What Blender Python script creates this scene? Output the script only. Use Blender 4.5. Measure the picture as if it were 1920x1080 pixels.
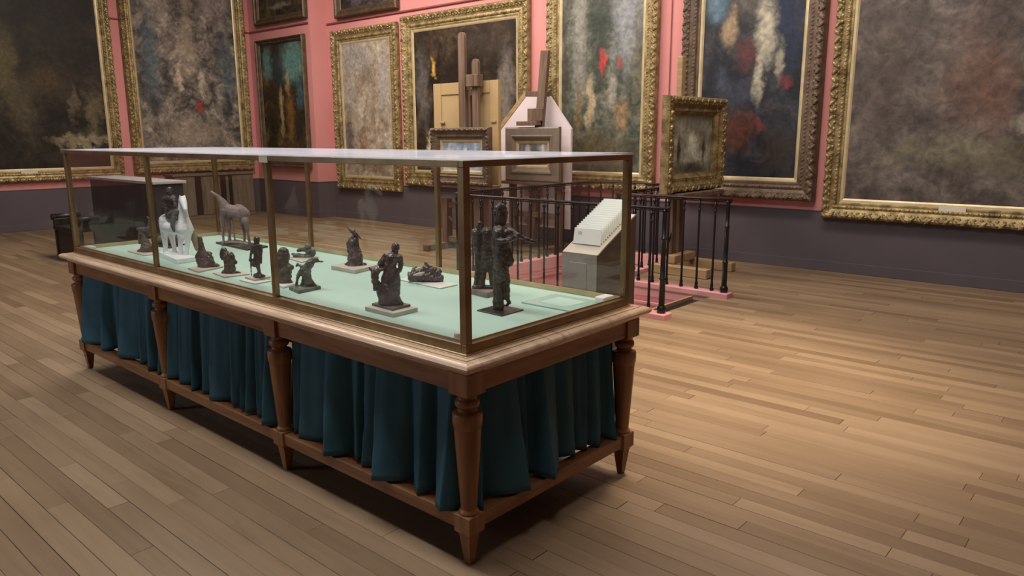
import bpy, bmesh, math, random
from mathutils import Vector, Matrix, noise
random.seed(7)
S = bpy.context.scene
for o in list(bpy.data.objects): bpy.data.objects.remove(o, do_unlink=True)
C = bpy.context.collection

# ------------------------------------------------------------------ camera
F_PX = 1403.4
CAM = Vector((1.8657, -1.8611, 1.62))
_y, _p, _r = math.radians(131.428), math.radians(11.5), math.radians(-0.232)
FW = Vector((math.cos(_p)*math.cos(_y), math.cos(_p)*math.sin(_y), -math.sin(_p)))
_R = Vector((math.sin(_y), -math.cos(_y), 0)); _U = _R.cross(FW)
RT = _R*math.cos(_r) + _U*math.sin(_r); UP = _U*math.cos(_r) - _R*math.sin(_r)
cd = bpy.data.cameras.new('camera'); cam = bpy.data.objects.new('camera', cd); C.objects.link(cam)
cd.sensor_width = 36; cd.lens = F_PX/1920*36; cd.clip_start = .05; cd.clip_end = 100
cam.matrix_world = Matrix(((RT.x, UP.x, -FW.x, CAM.x), (RT.y, UP.y, -FW.y, CAM.y), (RT.z, UP.z, -FW.z, CAM.z), (0, 0, 0, 1)))
S.camera = cam

# ------------------------------------------------------------------ light
S.view_settings.view_transform = 'Standard'; S.view_settings.look = 'None'
S.view_settings.gamma = 1; S.view_settings.use_curve_mapping = False
S.view_settings.exposure = 0.08
W = bpy.data.worlds.new('world'); S.world = W; W.use_nodes = True
W.node_tree.nodes['Background'].inputs[0].default_value = (1, .93, .86, 1)
W.node_tree.nodes['Background'].inputs[1].default_value = .02

def area(name, loc, sx, sy, power, col, target=None):
    l = bpy.data.lights.new(name, 'AREA'); l.shape = 'RECTANGLE'; l.size = sx; l.size_y = sy
    l.energy = power; l.color = col
    o = bpy.data.objects.new(name, l); C.objects.link(o); o.location = loc
    d = (Vector(target)-Vector(loc)) if target else Vector((0, 0, -1))
    o.rotation_euler = d.to_track_quat('-Z', 'Y').to_euler(); return o
def spot(name, loc, target, power, col, ang, blend=.6, rad=.15):
    l = bpy.data.lights.new(name, 'SPOT'); l.energy = power; l.color = col
    l.spot_size = math.radians(ang); l.spot_blend = blend; l.shadow_soft_size = rad
    o = bpy.data.objects.new(name, l); C.objects.link(o); o.location = loc
    o.rotation_euler = (Vector(target)-Vector(loc)).to_track_quat('-Z', 'Y').to_euler(); return o
area('ceiling_light_case', (-1.3, -.55, 5.6), 5.0, .9, 285, (1, .97, .94))
area('ceiling_light_stair', (-1.0, 4.3, 5.6), 2.0, 1.0, 60, (1, .84, .66))
area('ceiling_light_far', (-7.2, 3.5, 5.6), 4.5, 1.8, 330, (1, .90, .77))
area('ceiling_light_wall', (-4.5, 4.6, 5.5), 11, .5, 300, (1, .90, .82), (-4.5, 7.3, 2.2))
spot('ceiling_spot_floor', (0.0, 2.9, 5.5), (-.45, 2.75, 0), 1700, (1, .80, .56), 50, 1, .3)
area('added_window_fill', (-5.6, -5.35, 2.5), 2.6, 2.4, 95, (.66, .82, 1), (-3.6, 0, .9))  # added cool fill from front left, brightens the curtain folds
lp_ = bpy.data.lights.new('stairwell_fill', 'POINT'); lp_.energy = 22; lp_.color = (1, .8, .62); lp_.shadow_soft_size = .15  # added fill that lifts the dark stairwell walls, no visible source
lo_ = bpy.data.objects.new('stairwell_fill', lp_); C.objects.link(lo_); lo_.location = (-3.4, 4.5, -.75)

# ------------------------------------------------------------------ pixel helpers (photo taken as 1920x1080)
def ray(u, v): return FW + RT*((u-960)/F_PX) - UP*((v-540)/F_PX)
def onz(u, v, z=0):
    d = ray(u, v); return CAM + d*((z-CAM.z)/d.z)
def ony(u, v, y):
    d = ray(u, v); return CAM + d*((y-CAM.y)/d.y)
def onx(u, v, x):
    d = ray(u, v); return CAM + d*((x-CAM.x)/d.x)

# ------------------------------------------------------------------ materials
def lin(c):
    return tuple((x/255/12.92 if x/255 <= .04045 else ((x/255+.055)/1.055)**2.4) for x in c)
def rgb(*c): return lin(c)+(1,)
def newmat(name):
    m = bpy.data.materials.new(name); m.use_nodes = True
    nt = m.node_tree; return m, nt, nt.nodes['Principled BSDF']
def N(nt, t, **k):
    n = nt.nodes.new(t)
    for a, b in k.items():
        if a[0] == '_': n.inputs[int(a[1:])].default_value = b
        else: setattr(n, a, b)
    return n
def ramp(nt, stops):
    r = nt.nodes.new('ShaderNodeValToRGB'); e = r.color_ramp.elements
    while len(e) < len(stops): e.new(.5)
    for i, (p, c) in enumerate(stops): e[i].position = p; e[i].color = c
    return r
def mix(nt, fac, a, b, mode='MIX'):
    m = nt.nodes.new('ShaderNodeMix'); m.data_type = 'RGBA'; m.blend_type = mode
    for s, v in ((m.inputs[0], fac), (m.inputs[6], a), (m.inputs[7], b)):
        if hasattr(v, 'default_value') or hasattr(v, 'is_linked'): nt.links.new(v, s)
        else: s.default_value = v
    return m.outputs[2]
def noisy(name, c1, c2, scale=8, rough=.6, metal=0, bump=.0, bscale=40, stretch=None, spec=.5, detail=4):
    m, nt, b = newmat(name); L = nt.links.new
    tc = N(nt, 'ShaderNodeTexCoord'); src = tc.outputs['Object']
    if stretch:
        mp = N(nt, 'ShaderNodeMapping'); mp.inputs['Scale'].default_value = stretch; L(src, mp.inputs[0]); src = mp.outputs[0]
    n = N(nt, 'ShaderNodeTexNoise'); n.inputs['Scale'].default_value = scale; n.inputs['Detail'].default_value = detail
    L(src, n.inputs['Vector'])
    r = ramp(nt, [(.3, c1), (.7, c2)]); L(n.outputs['Fac'], r.inputs[0]); L(r.outputs[0], b.inputs['Base Color'])
    b.inputs['Roughness'].default_value = rough; b.inputs['Metallic'].default_value = metal
    b.inputs['Specular IOR Level'].default_value = spec
    if bump:
        n2 = N(nt, 'ShaderNodeTexNoise'); n2.inputs['Scale'].default_value = bscale; n2.inputs['Detail'].default_value = 3
        L(src, n2.inputs['Vector'])
        bp = N(nt, 'ShaderNodeBump'); bp.inputs['Strength'].default_value = bump; bp.inputs['Distance'].default_value = .01
        L(n2.outputs['Fac'], bp.inputs['Height']); L(bp.outputs[0], b.inputs['Normal'])
    return m
def wood(name, c1, c2, c3, rough=.45, axis='X', scale=1.0, spec=.4, bump=.1):
    m, nt, b = newmat(name); L = nt.links.new
    tc = N(nt, 'ShaderNodeTexCoord'); mp = N(nt, 'ShaderNodeMapping')
    s = {'X': (1.2, 14, 14), 'Y': (14, 1.2, 14), 'Z': (14, 14, 1.2)}[axis]
    mp.inputs['Scale'].default_value = tuple(v*scale for v in s); L(tc.outputs['Object'], mp.inputs[0])
    oi = N(nt, 'ShaderNodeObjectInfo'); ad = N(nt, 'ShaderNodeVectorMath', operation='ADD')
    sc = N(nt, 'ShaderNodeMath', operation='MULTIPLY', _1=37.0); L(oi.outputs['Random'], sc.inputs[0])
    L(mp.outputs[0], ad.inputs[0]); L(sc.outputs[0], ad.inputs[1])
    n = N(nt, 'ShaderNodeTexNoise'); n.inputs['Scale'].default_value = 1.6; n.inputs['Detail'].default_value = 6; n.inputs['Distortion'].default_value = .6
    L(ad.outputs[0], n.inputs['Vector'])
    r = ramp(nt, [(.28, c1), (.5, c2), (.75, c3)]); L(n.outputs['Fac'], r.inputs[0]); L(r.outputs[0], b.inputs['Base Color'])
    b.inputs['Roughness'].default_value = rough; b.inputs['Specular IOR Level'].default_value = spec
    bp = N(nt, 'ShaderNodeBump'); bp.inputs['Strength'].default_value = bump; bp.inputs['Distance'].default_value = .004
    L(n.outputs['Fac'], bp.inputs['Height']); L(bp.outputs[0], b.inputs['Normal'])
    return m

def floor_mat():
    m, nt, b = newmat('oak_floor_boards'); L = nt.links.new
    g = N(nt, 'ShaderNodeNewGeometry'); oi = N(nt, 'ShaderNodeObjectInfo')
    ad = N(nt, 'ShaderNodeMath', operation='ADD'); L(g.outputs['Random Per Island'], ad.inputs[0]); L(oi.outputs['Random'], ad.inputs[1])
    fr = N(nt, 'ShaderNodeMath', operation='FRACT'); L(ad.outputs[0], fr.inputs[0])
    mp = N(nt, 'ShaderNodeMapping'); mp.inputs['Scale'].default_value = (1.1, 16, 1); L(g.outputs['Position'], mp.inputs[0])
    ml = N(nt, 'ShaderNodeMath', operation='MULTIPLY', _1=53.0); L(fr.outputs[0], ml.inputs[0])
    av = N(nt, 'ShaderNodeVectorMath', operation='ADD'); L(mp.outputs[0], av.inputs[0]); L(ml.outputs[0], av.inputs[1])
    n = N(nt, 'ShaderNodeTexNoise'); n.inputs['Scale'].default_value = 1.5; n.inputs['Detail'].default_value = 7; n.inputs['Distortion'].default_value = .8
    L(av.outputs[0], n.inputs['Vector'])
    base = ramp(nt, [(0, (.172, .112, .064, 1)), (.3, (.208, .140, .083, 1)), (.65, (.232, .158, .095, 1)), (1, (.288, .202, .126, 1))]); L(fr.outputs[0], base.inputs[0])
    gr = ramp(nt, [(.25, (.72, .68, .62, 1)), (.55, (1, 1, 1, 1)), (.8, (1.08, 1.06, 1.03, 1))]); L(n.outputs['Fac'], gr.inputs[0])
    c = mix(nt, .55, base.outputs[0], gr.outputs[0], 'MULTIPLY')
    # worn stains
    n3 = N(nt, 'ShaderNodeTexNoise'); n3.inputs['Scale'].default_value = .9; n3.inputs['Detail'].default_value = 5; L(g.outputs['Position'], n3.inputs['Vector'])
    st = ramp(nt, [(.35, (.80, .79, .78, 1)), (.6, (1, 1, 1, 1))]); L(n3.outputs['Fac'], st.inputs[0])
    c = mix(nt, .6, c, st.outputs[0], 'MULTIPLY')
    # small knots
    vo = N(nt, 'ShaderNodeTexVoronoi'); vo.inputs['Scale'].default_value = 1.4; L(g.outputs['Position'], vo.inputs['Vector'])
    kn = ramp(nt, [(.012, (.35, .27, .2, 1)), (.03, (1, 1, 1, 1))]); L(vo.outputs['Distance'], kn.inputs[0])
    c = mix(nt, .7, c, kn.outputs[0], 'MULTIPLY')
    L(c, b.inputs['Base Color']); b.inputs['Specular IOR Level'].default_value = .35
    rr = N(nt, 'ShaderNodeMapRange', _3=.34, _4=.55); L(n3.outputs['Fac'], rr.inputs[0]); L(rr.outputs[0], b.inputs['Roughness'])
    bp = N(nt, 'ShaderNodeBump'); bp.inputs['Strength'].default_value = .12; bp.inputs['Distance'].default_value = .003
    L(n.outputs['Fac'], bp.inputs['Height']); L(bp.outputs[0], b.inputs['Normal'])
    return m

def glass_mat(name, tint, f0=.05, dust=0.0, dustcol=(.8, .8, .82, 1)):
    m = bpy.data.materials.new(name); m.use_nodes = True; nt = m.node_tree; L = nt.links.new
    nt.nodes.remove(nt.nodes['Principled BSDF']); out = nt.nodes['Material Output']
    tr = N(nt, 'ShaderNodeBsdfTransparent'); tr.inputs[0].default_value = tint
    gl = N(nt, 'ShaderNodeBsdfGlossy'); gl.inputs['Roughness'].default_value = .02; gl.inputs[0].default_value = (.95, .96, .95, 1)
    lw = N(nt, 'ShaderNodeLayerWeight'); pw = N(nt, 'ShaderNodeMath', operation='POWER', _1=5.0); L(lw.outputs['Facing'], pw.inputs[0])
    mr = N(nt, 'ShaderNodeMapRange', _3=f0, _4=.9); L(pw.outputs[0], mr.inputs[0])
    mx = N(nt, 'ShaderNodeMixShader'); L(mr.outputs[0], mx.inputs[0]); L(tr.outputs[0], mx.inputs[1]); L(gl.outputs[0], mx.inputs[2])
    res = mx.outputs[0]
    if dust:
        df = N(nt, 'ShaderNodeBsdfDiffuse'); df.inputs[0].default_value = dustcol
        tc = N(nt, 'ShaderNodeTexCoord'); n = N(nt, 'ShaderNodeTexNoise'); n.inputs['Scale'].default_value = 3; n.inputs['Detail'].default_value = 6; L(tc.outputs['Object'], n.inputs['Vector'])
        p2 = N(nt, 'ShaderNodeMath', operation='POWER', _1=3.0); L(lw.outputs['Facing'], p2.inputs[0])
        d = N(nt, 'ShaderNodeMapRange', _3=.04, _4=dust); L(p2.outputs[0], d.inputs[0])
        nm = N(nt, 'ShaderNodeMapRange', _1=.3, _2=.7, _3=.75, _4=1.1); L(n.outputs['Fac'], nm.inputs[0])
        mu = N(nt, 'ShaderNodeMath', operation='MULTIPLY'); L(d.outputs[0], mu.inputs[0]); L(nm.outputs[0], mu.inputs[1])
        m2 = N(nt, 'ShaderNodeMixShader'); L(mu.outputs[0], m2.inputs[0]); L(res, m2.inputs[1]); L(df.outputs[0], m2.inputs[2]); res = m2.outputs[0]
    L(res, out.inputs[0]); return m

def painting_mat(name, stops, blobs, scale=2.5, seed=0.0, rough=.5, w=1, h=1):
    """loose, generic blotchy painting: base noise ramp + soft distorted patches (u, v in -.5...5)"""
    m, nt, b = newmat(name); L = nt.links.new
    tc = N(nt, 'ShaderNodeTexCoord')
    mp = N(nt, 'ShaderNodeMapping'); mp.inputs['Scale'].default_value = (1/w, 1, 1/h); L(tc.outputs['Object'], mp.inputs[0])
    of = N(nt, 'ShaderNodeVectorMath', operation='ADD'); of.inputs[1].default_value = (seed, seed*.7, seed*1.3); L(tc.outputs['Object'], of.inputs[0])
    n = N(nt, 'ShaderNodeTexNoise'); n.inputs['Scale'].default_value = scale; n.inputs['Detail'].default_value = 9; n.inputs['Roughness'].default_value = .68; n.inputs['Distortion'].default_value = .6
    L(of.outputs[0], n.inputs['Vector'])
    r = ramp(nt, stops); L(n.outputs['Fac'], r.inputs[0]); col = r.outputs[0]
    nd = N(nt, 'ShaderNodeTexNoise'); nd.inputs['Scale'].default_value = 4.5; nd.inputs['Detail'].default_value = 6; nd.inputs['Roughness'].default_value = .65; L(of.outputs[0], nd.inputs['Vector'])
    sb = N(nt, 'ShaderNodeVectorMath', operation='SUBTRACT'); sb.inputs[1].default_value = (.5, .5, .5); L(nd.outputs['Color'], sb.inputs[0])
    sc = N(nt, 'ShaderNodeVectorMath', operation='SCALE'); sc.inputs['Scale'].default_value = .20; L(sb.outputs[0], sc.inputs[0])
    ad = N(nt, 'ShaderNodeVectorMath', operation='ADD'); L(mp.outputs[0], ad.inputs[0]); L(sc.outputs[0], ad.inputs[1])
    for (u, v, ru, rv, c, st) in blobs:
        a = N(nt, 'ShaderNodeVectorMath', operation='SUBTRACT'); a.inputs[1].default_value = (u, 0, v); L(ad.outputs[0], a.inputs[0])
        k = N(nt, 'ShaderNodeVectorMath', operation='MULTIPLY'); k.inputs[1].default_value = (1/ru, 0, 1/rv); L(a.outputs[0], k.inputs[0])
        ln = N(nt, 'ShaderNodeVectorMath', operation='LENGTH'); L(k.outputs[0], ln.inputs[0])
        mr = N(nt, 'ShaderNodeMapRange', _1=.25, _2=1.2, _3=st, _4=0.0); mr.interpolation_type = 'SMOOTHSTEP'; L(ln.outputs['Value'], mr.inputs[0])
        col = mix(nt, mr.outputs[0], col, rgb(*c))
    # loose mid-size brush marks
    cn = N(nt, 'ShaderNodeTexNoise'); cn.inputs['Scale'].default_value = scale*2.6; cn.inputs['Detail'].default_value = 5; cn.inputs['Distortion'].default_value = 1.6; L(of.outputs[0], cn.inputs['Vector'])
    cr = ramp(nt, [(.30, (.50, .48, .46, 1)), (.5, (1, 1, 1, 1)), (.66, (1.5, 1.46, 1.4, 1))]); L(cn.outputs['Fac'], cr.inputs[0])
    col = mix(nt, .55, col, cr.outputs[0], 'MULTIPLY')
    # brush grain
    g = N(nt, 'ShaderNodeTexNoise'); g.inputs['Scale'].default_value = 14; g.inputs['Detail'].default_value = 8; g.inputs['Roughness'].default_value = .7; L(of.outputs[0], g.inputs['Vector'])
    gr = ramp(nt, [(.32, (.45, .43, .40, 1)), (.52, (1, 1, 1, 1)), (.72, (1.35, 1.3, 1.22, 1))]); L(g.outputs['Fac'], gr.inputs[0])
    col = mix(nt, .55, col, gr.outputs[0], 'MULTIPLY')
    L(col, b.inputs['Base Color']); b.inputs['Roughness'].default_value = rough; b.inputs['Specular IOR Level'].default_value = .3
    bp = N(nt, 'ShaderNodeBump'); bp.inputs['Strength'].default_value = .15; bp.inputs['Distance'].default_value = .004
    L(g.outputs['Fac'], bp.inputs['Height']); L(bp.outputs[0], b.inputs['Normal'])
    return m

M = {}
M['floor'] = floor_mat()
M['sub'] = noisy('subfloor_dark', (.03, .02, .012, 1), (.05, .035, .02, 1), 3, .9)
M['pink'] = noisy('pink_wall_paint', (.56, .225, .212, 1), (.62, .262, .248, 1), .8, .75, bump=.05, bscale=25, spec=.25)
M['dado'] = noisy('slate_mauve_paint', (.085, .070, .082, 1), (.105, .086, .098, 1), 1.2, .6, bump=.04, bscale=30, spec=.3)
M['rail'] = noisy('rusty_hanging_rail', (.20, .05, .045, 1), (.26, .075, .06, 1), 6, .6)
M['unseen_wall'] = noisy('low_bounce_wall', (.14, .075, .062, 1), (.24, .115, .10, 1), 1.1, .8)  # unseen walls, picture-hung brown kept dark to cut bounce light
M['ceil'] = noisy('ceiling_grey', (.26, .25, .24, 1), (.31, .30, .28, 1), 1, .9)
M['pinkcurb'] = noisy('pink_gloss_paint', (.58, .27, .28, 1), (.66, .33, .34, 1), 3, .4, spec=.4)
M['case_wood'] = wood('walnut_case_wood', (.14, .057, .022, 1), (.235, .105, .044, 1), (.33, .165, .076, 1), .38)
M['case_woodz'] = wood('walnut_case_wood_upright', (.14, .057, .022, 1), (.235, .105, .044, 1), (.33, .165, .076, 1), .38, 'Z')
M['case_woody'] = wood('walnut_case_wood_end', (.14, .057, .022, 1), (.235, .105, .044, 1), (.33, .165, .076, 1), .38, 'Y')
M['case_top'] = wood('worn_light_walnut', (.34, .215, .135, 1), (.50, .35, .235, 1), (.62, .46, .33, 1), .28, spec=.6)
M['curtain'] = noisy('teal_blue_cloth', (.026, .088, .125, 1), (.036, .115, .158, 1), 5, .65, bump=.25, bscale=350, spec=.25)
M['felt'] = noisy('pale_green_felt', (.42, .585, .52, 1), (.46, .625, .56, 1), 2, .95, spec=.1)
M['brass'] = noisy('aged_brass', (.16, .100, .044, 1), (.30, .20, .095, 1), 7, .34, .6)
M['bead'] = noisy('polished_brass_bead', (.40, .28, .12, 1), (.55, .42, .22, 1), 5, .25, .9)
M['glass'] = glass_mat('case_glass', (.968, .965, .95, 1), .035)
M['glass_top'] = glass_mat('dusty_top_glass', (.95, .96, .95, 1), .04, .55, (.62, .62, .70, 1))
M['glass_label'] = noisy('pale_green_acrylic', (.36, .58, .51, 1), (.42, .64, .57, 1), 3, .15)
M['label_print'] = noisy('pale_print', (.50, .70, .64, 1), (.44, .66, .59, 1), 60, .5)
M['bronze'] = noisy('dark_bronze', (.024, .019, .018, 1), (.12, .098, .090, 1), 34, .3, .35, .8, 75, None, .7)  # lighter ramp tone puts highlights into the bronze colour
M['wax'] = noisy('aubergine_brown_wax', (.030, .012, .017, 1), (.135, .082, .090, 1), 30, .26, 0, .8, 75, None, .8)  # lighter greyish pink tone paints highlights into the wax
M['mauvewax'] = noisy('mauve_brown_wax', (.15, .102, .10, 1), (.32, .24, .235, 1), 14, .5, 0, .4, 70)
M['greenwax'] = noisy('grey_green_wax', (.045, .055, .050, 1), (.17, .19, .17, 1), 26, .4, 0, .7, 75)
M['brownclay'] = noisy('grey_brown_clay', (.05, .036, .032, 1), (.16, .125, .115, 1), 24, .5, 0, .7, 70)
M['whitewax'] = noisy('white_plaster_wax', (.80, .84, .88, 1), (.90, .92, .95, 1), 9, .35, 0, .15, 60)
M['tan'] = noisy('tan_raw_cloth', (.26, .20, .11, 1), (.38, .31, .19, 1), 20, .8, 0, .4, 80)
M['stone'] = noisy('pale_stone', (.42, .37, .31, 1), (.56, .51, .44, 1), 12, .6, 0, .15, 70)
M['whiteboard'] = noisy('white_board', (.66, .66, .62, 1), (.74, .74, .70, 1), 6, .6)
M['steel'] = noisy('dark_steel_plate', (.035, .036, .038, 1), (.06, .06, .062, 1), 10, .35, .6)
M['white'] = noisy('white_plastic', (.80, .81, .82, 1), (.86, .87, .88, 1), 4, .35)
M['iron'] = noisy('black_iron', (.006, .006, .008, 1), (.014, .014, .017, 1), 12, .3, .2)
M['greycab'] = noisy('grey_painted_wood', (.25, .24, .235, 1), (.30, .29, .28, 1), 3, .5)
M['darkcab'] = noisy('dark_brown_lacquer', (.030, .021, .016, 1), (.045, .032, .024, 1), 4, .35)
M['slate'] = noisy('slate_blue_black_paint', (.022, .026, .034, 1), (.036, .041, .050, 1), 3, .5)
M['lightgrey'] = noisy('light_grey_top', (.40, .41, .44, 1), (.48, .49, .52, 1), 3, .35)
M['paper'] = noisy('white_paper_sheets', (.80, .87, .90, 1), (.86, .92, .94, 1), 3, .55)
M['print'] = noisy('grey_print', (.45, .52, .54, 1), (.62, .68, .70, 1), 50, .6)
M['easel'] = wood('brown_easel_wood', (.095, .056, .037, 1), (.155, .098, .067, 1), (.215, .142, .10, 1), .55, 'Z')
M['easel_pale'] = wood('pale_beech_wood', (.27, .17, .085, 1), (.35, .23, .12, 1), (.42, .29, .16, 1), .6, 'X')
M['panel'] = noisy('beige_panel', (.40, .275, .13, 1), (.46, .32, .16, 1), 2, .6)
M['lilac'] = noisy('lilac_white_board', (.66, .56, .58, 1), (.72, .62, .64, 1), 2, .6)
M['gold'] = noisy('aged_gilding', (.14, .092, .034, 1), (.42, .32, .150, 1), 11, .42, .45, .5, 60)
M['golddark'] = noisy('dark_worn_gilding', (.06, .038, .016, 1), (.26, .17, .07, 1), 11, .5, .4, .5, 60)
M['goldpale'] = noisy('pale_gilt_slip', (.46, .36, .20, 1), (.60, .49, .30, 1), 8, .4, .3)
M['darkframe'] = noisy('dark_bronze_frame', (.055, .038, .022, 1), (.13, .085, .045, 1), 10, .45, .3, .3, 60)
M['greyframe'] = noisy('taupe_frame', (.17, .135, .105, 1), (.22, .175, .135, 1), 8, .5, .1, .2, 60)
M['brownframe'] = noisy('brown_carved_frame', (.085, .055, .035, 1), (.17, .115, .075, 1), 10, .5, .2, .3, 60)
M['plaque'] = noisy('ivory_plaque', (.62, .57, .45, 1), (.70, .65, .54, 1), 5, .4)
M['darkwood'] = wood('very_dark_wood', (.010, .007, .005, 1), (.018, .012, .009, 1), (.03, .02, .014, 1), .4, 'Z')
M['greybrown'] = wood('grey_brown_oak', (.10, .075, .05, 1), (.15, .115, .08, 1), (.19, .15, .11, 1), .55, 'Z')
M['tread'] = wood('dark_stair_tread', (.05, .03, .02, 1), (.09, .055, .035, 1), (.13, .085, .055, 1), .5, 'Y')

# ------------------------------------------------------------------ mesh helpers
def link(name, me, mat=None, parent=None, smooth=False):
    o = bpy.data.objects.new(name, me); C.objects.link(o)
    if mat and not me.materials: me.materials.append(mat)
    if parent: o.parent = parent
    if smooth:
        for p in me.polygons: p.use_smooth = True
    return o
def obj(name, bm, mat=None, parent=None, smooth=False):
    me = bpy.data.meshes.new(name); bmesh.ops.recalc_face_normals(bm, faces=bm.faces); bm.to_mesh(me); bm.free()
    return link(name, me, mat, parent, smooth)
def thing(name, label, cat, loc=(0, 0, 0), rotz=0, group=None):
    o = bpy.data.objects.new(name, None); C.objects.link(o); o.empty_display_size = .1
    o.location = loc; o.rotation_euler = (0, 0, rotz); return tag(o, label, cat, group)
def tag(o, label, cat, group=None):
    o['label'] = label; o['category'] = cat
    if group: o['group'] = group
    return o
def struct(o): o['kind'] = 'structure'; return o
def box(bm, x0, x1, y0, y1, z0, z1, bev=0):
    vs = [bm.verts.new((x, y, z)) for z in (z0, z1) for x, y in ((x0, y0), (x1, y0), (x1, y1), (x0, y1))]
    fs = [bm.faces.new([vs[i] for i in f]) for f in ((3, 2, 1, 0), (4, 5, 6, 7), (0, 1, 5, 4), (1, 2, 6, 5), (2, 3, 7, 6), (3, 0, 4, 7))]
    if bev:
        es = list({e for f in fs for e in f.edges})
        bmesh.ops.bevel(bm, geom=es, offset=bev, segments=2, affect='EDGES', profile=.5)
    return vs
def boxo(name, x0, x1, y0, y1, z0, z1, mat, parent=None, bev=0):
    bm = bmesh.new(); box(bm, x0, x1, y0, y1, z0, z1, bev); return obj(name, bm, mat, parent)
def beam(bm, a, b, w, d, up=Vector((0, 0, 1)), bev=0):
    """rectangular bar from a to b; w across, d in the other direction"""
    a, b = Vector(a), Vector(b); t = (b-a).normalized()
    s = t.cross(up)
    if s.length < 1e-4: s = Vector((1, 0, 0))
    s.normalize(); q = s.cross(t).normalized()
    vs = [bm.verts.new(p + s*(i*w/2) + q*(j*d/2)) for p in (a, b) for i, j in ((-1, -1), (1, -1), (1, 1), (-1, 1))]
    fs = [bm.faces.new([vs[i] for i in f]) for f in ((3, 2, 1, 0), (4, 5, 6, 7), (0, 1, 5, 4), (1, 2, 6, 5), (2, 3, 7, 6), (3, 0, 4, 7))]
    if bev: bmesh.ops.bevel(bm, geom=list({e for f in fs for e in f.edges}), offset=bev, segments=2, affect='EDGES', profile=.5)
def lathe(bm, prof, seg=20, c=(0, 0)):
    rings = []
    for r, z in prof:
        rings.append([bm.verts.new((c[0]+r*math.cos(2*math.pi*i/seg), c[1]+r*math.sin(2*math.pi*i/seg), z)) for i in range(seg)])
    for a, b in zip(rings, rings[1:]):
        for i in range(seg): bm.faces.new((a[i], a[(i+1) % seg], b[(i+1) % seg], b[i]))
    bm.faces.new(rings[0][::-1]); bm.faces.new(rings[-1])
def rings(bm, rects, cap0=True, cap1=True):
    """stack of rectangles (x0,x1,y0,y1,z)"""
    rs = [[bm.verts.new(p) for p in ((x0, y0, z), (x1, y0, z), (x1, y1, z), (x0, y1, z))] for x0, x1, y0, y1, z in rects]
    for a, b in zip(rs, rs[1:]):
        for i in range(4): bm.faces.new((a[i], a[(i+1) % 4], b[(i+1) % 4], b[i]))
    if cap0: bm.faces.new(rs[0][::-1])
    if cap1: bm.faces.new(rs[-1])
def tube(bm, pts, r, seg=10, flat=1.0):
    pts = [Vector(p) for p in pts]; prev = None
    for i, p in enumerate(pts):
        t = (pts[min(i+1, len(pts)-1)]-pts[max(i-1, 0)]).normalized()
        s = t.cross(Vector((0, 0, 1)));  s = s.normalized() if s.length > 1e-4 else Vector((1, 0, 0)); q = s.cross(t)
        ring = [bm.verts.new(p + s*(r*math.cos(2*math.pi*k/seg)) + q*(r*flat*math.sin(2*math.pi*k/seg))) for k in range(seg)]
        if prev:
            for k in range(seg): bm.faces.new((prev[k], prev[(k+1) % seg], ring[(k+1) % seg], ring[k]))
        else: bm.faces.new(ring[::-1])
        prev = ring
    bm.faces.new(prev)

# ================================================================== SETTING
XL, XR, YB, YN, YF, HT = -13.33, 5.2, 7.35, 6.95, -5.5, 5.9
XS = -11.1      # where the back wall steps back
HOLES = [(-4.22, -1.56, 4.0, 5.1), (-4.22, -2.92, 5.1, 6.8)]
# floor
bm = bmesh.new()
def slab_pieces(z0, z1):
    box(bm, XL-.2, XR, YF, 4.0, z0, z1); box(bm, -1.56, XR, 4.0, YB+.2, z0, z1)
    box(bm, XL-.2, -4.22, 4.0, YB+.2, z0, z1); box(bm, -2.92, -1.56, 5.1, YB+.2, z0, z1); box(bm, -4.22, -2.92, 6.8, YB+.2, z0, z1)
slab_pieces(-.22, -.022)
floor = struct(obj('floor', bm, M['sub']))
def plank_mesh():
    bm = bmesh.new(); e = .012
    rings(bm, [(0, 1, 0, 1, -.02), (0, 1, 0, 1, -.0012), (.0008, .9992, e, 1-e, 0)], cap0=False)
    me = bpy.data.meshes.new('plank'); bmesh.ops.recalc_face_normals(bm, faces=bm.faces); bm.to_mesh(me); bm.free(); me.materials.append(M['floor']); return me
PW = .0925; rows = []
y = -.751 - PW*45
pieces = []
while y < YB:
    y1 = min(y+PW, YB+.02)
    if y1 > YF:
        x = XL - random.random()*1.2
        while x < XR:
            ln = random.choice((.7, 1.0, 1.3, 1.6, 1.9, 2.3))*random.uniform(.9, 1.1)
            segs = [(max(x, XL), min(x+ln, XR))]
            for hx0, hx1, hy0, hy1 in HOLES:
                if (y+y1)/2 > hy0 and (y+y1)/2 < hy1:
                    ns = []
                    for a, b in segs:
                        if b <= hx0 or a >= hx1: ns.append((a, b)); continue
                        if a < hx0: ns.append((a, hx0))
                        if b > hx1: ns.append((hx1, b))
                    segs = ns
            for a, b in segs:
                if b-a > .05: pieces.append((a, b, y, y1))
            x += ln
    y = y1
def seen(p):
    cx, cy = (p[0]+p[1])/2, (p[2]+p[3])/2
    d = Vector((cx, cy, 0))-CAM; zc = d.dot(FW)
    if zc < .4: return -1
    u = 960+F_PX*d.dot(RT)/zc; v = 540-F_PX*d.dot(UP)/zc
    if not (-350 < u < 2270 and 300 < v < 1500): return -1
    if -3.8 < cx < 0 and .05 < cy < 1.0: return -1     # under the case
    return (p[1]-p[0])*(F_PX/zc)**2
pieces.sort(key=seen, reverse=True)
pm = plank_mesh()
for i, (a, b, c, d) in enumerate(pieces[:300]):
    o = bpy.data.objects.new('plank', pm); C.objects.link(o); o.parent = floor
    o.location = (a, c, random.uniform(-.0012, .0)); o.scale = (b-a-.0016, d-c-.0012*random.uniform(.6, 2), 1)
bm = bmesh.new()
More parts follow.
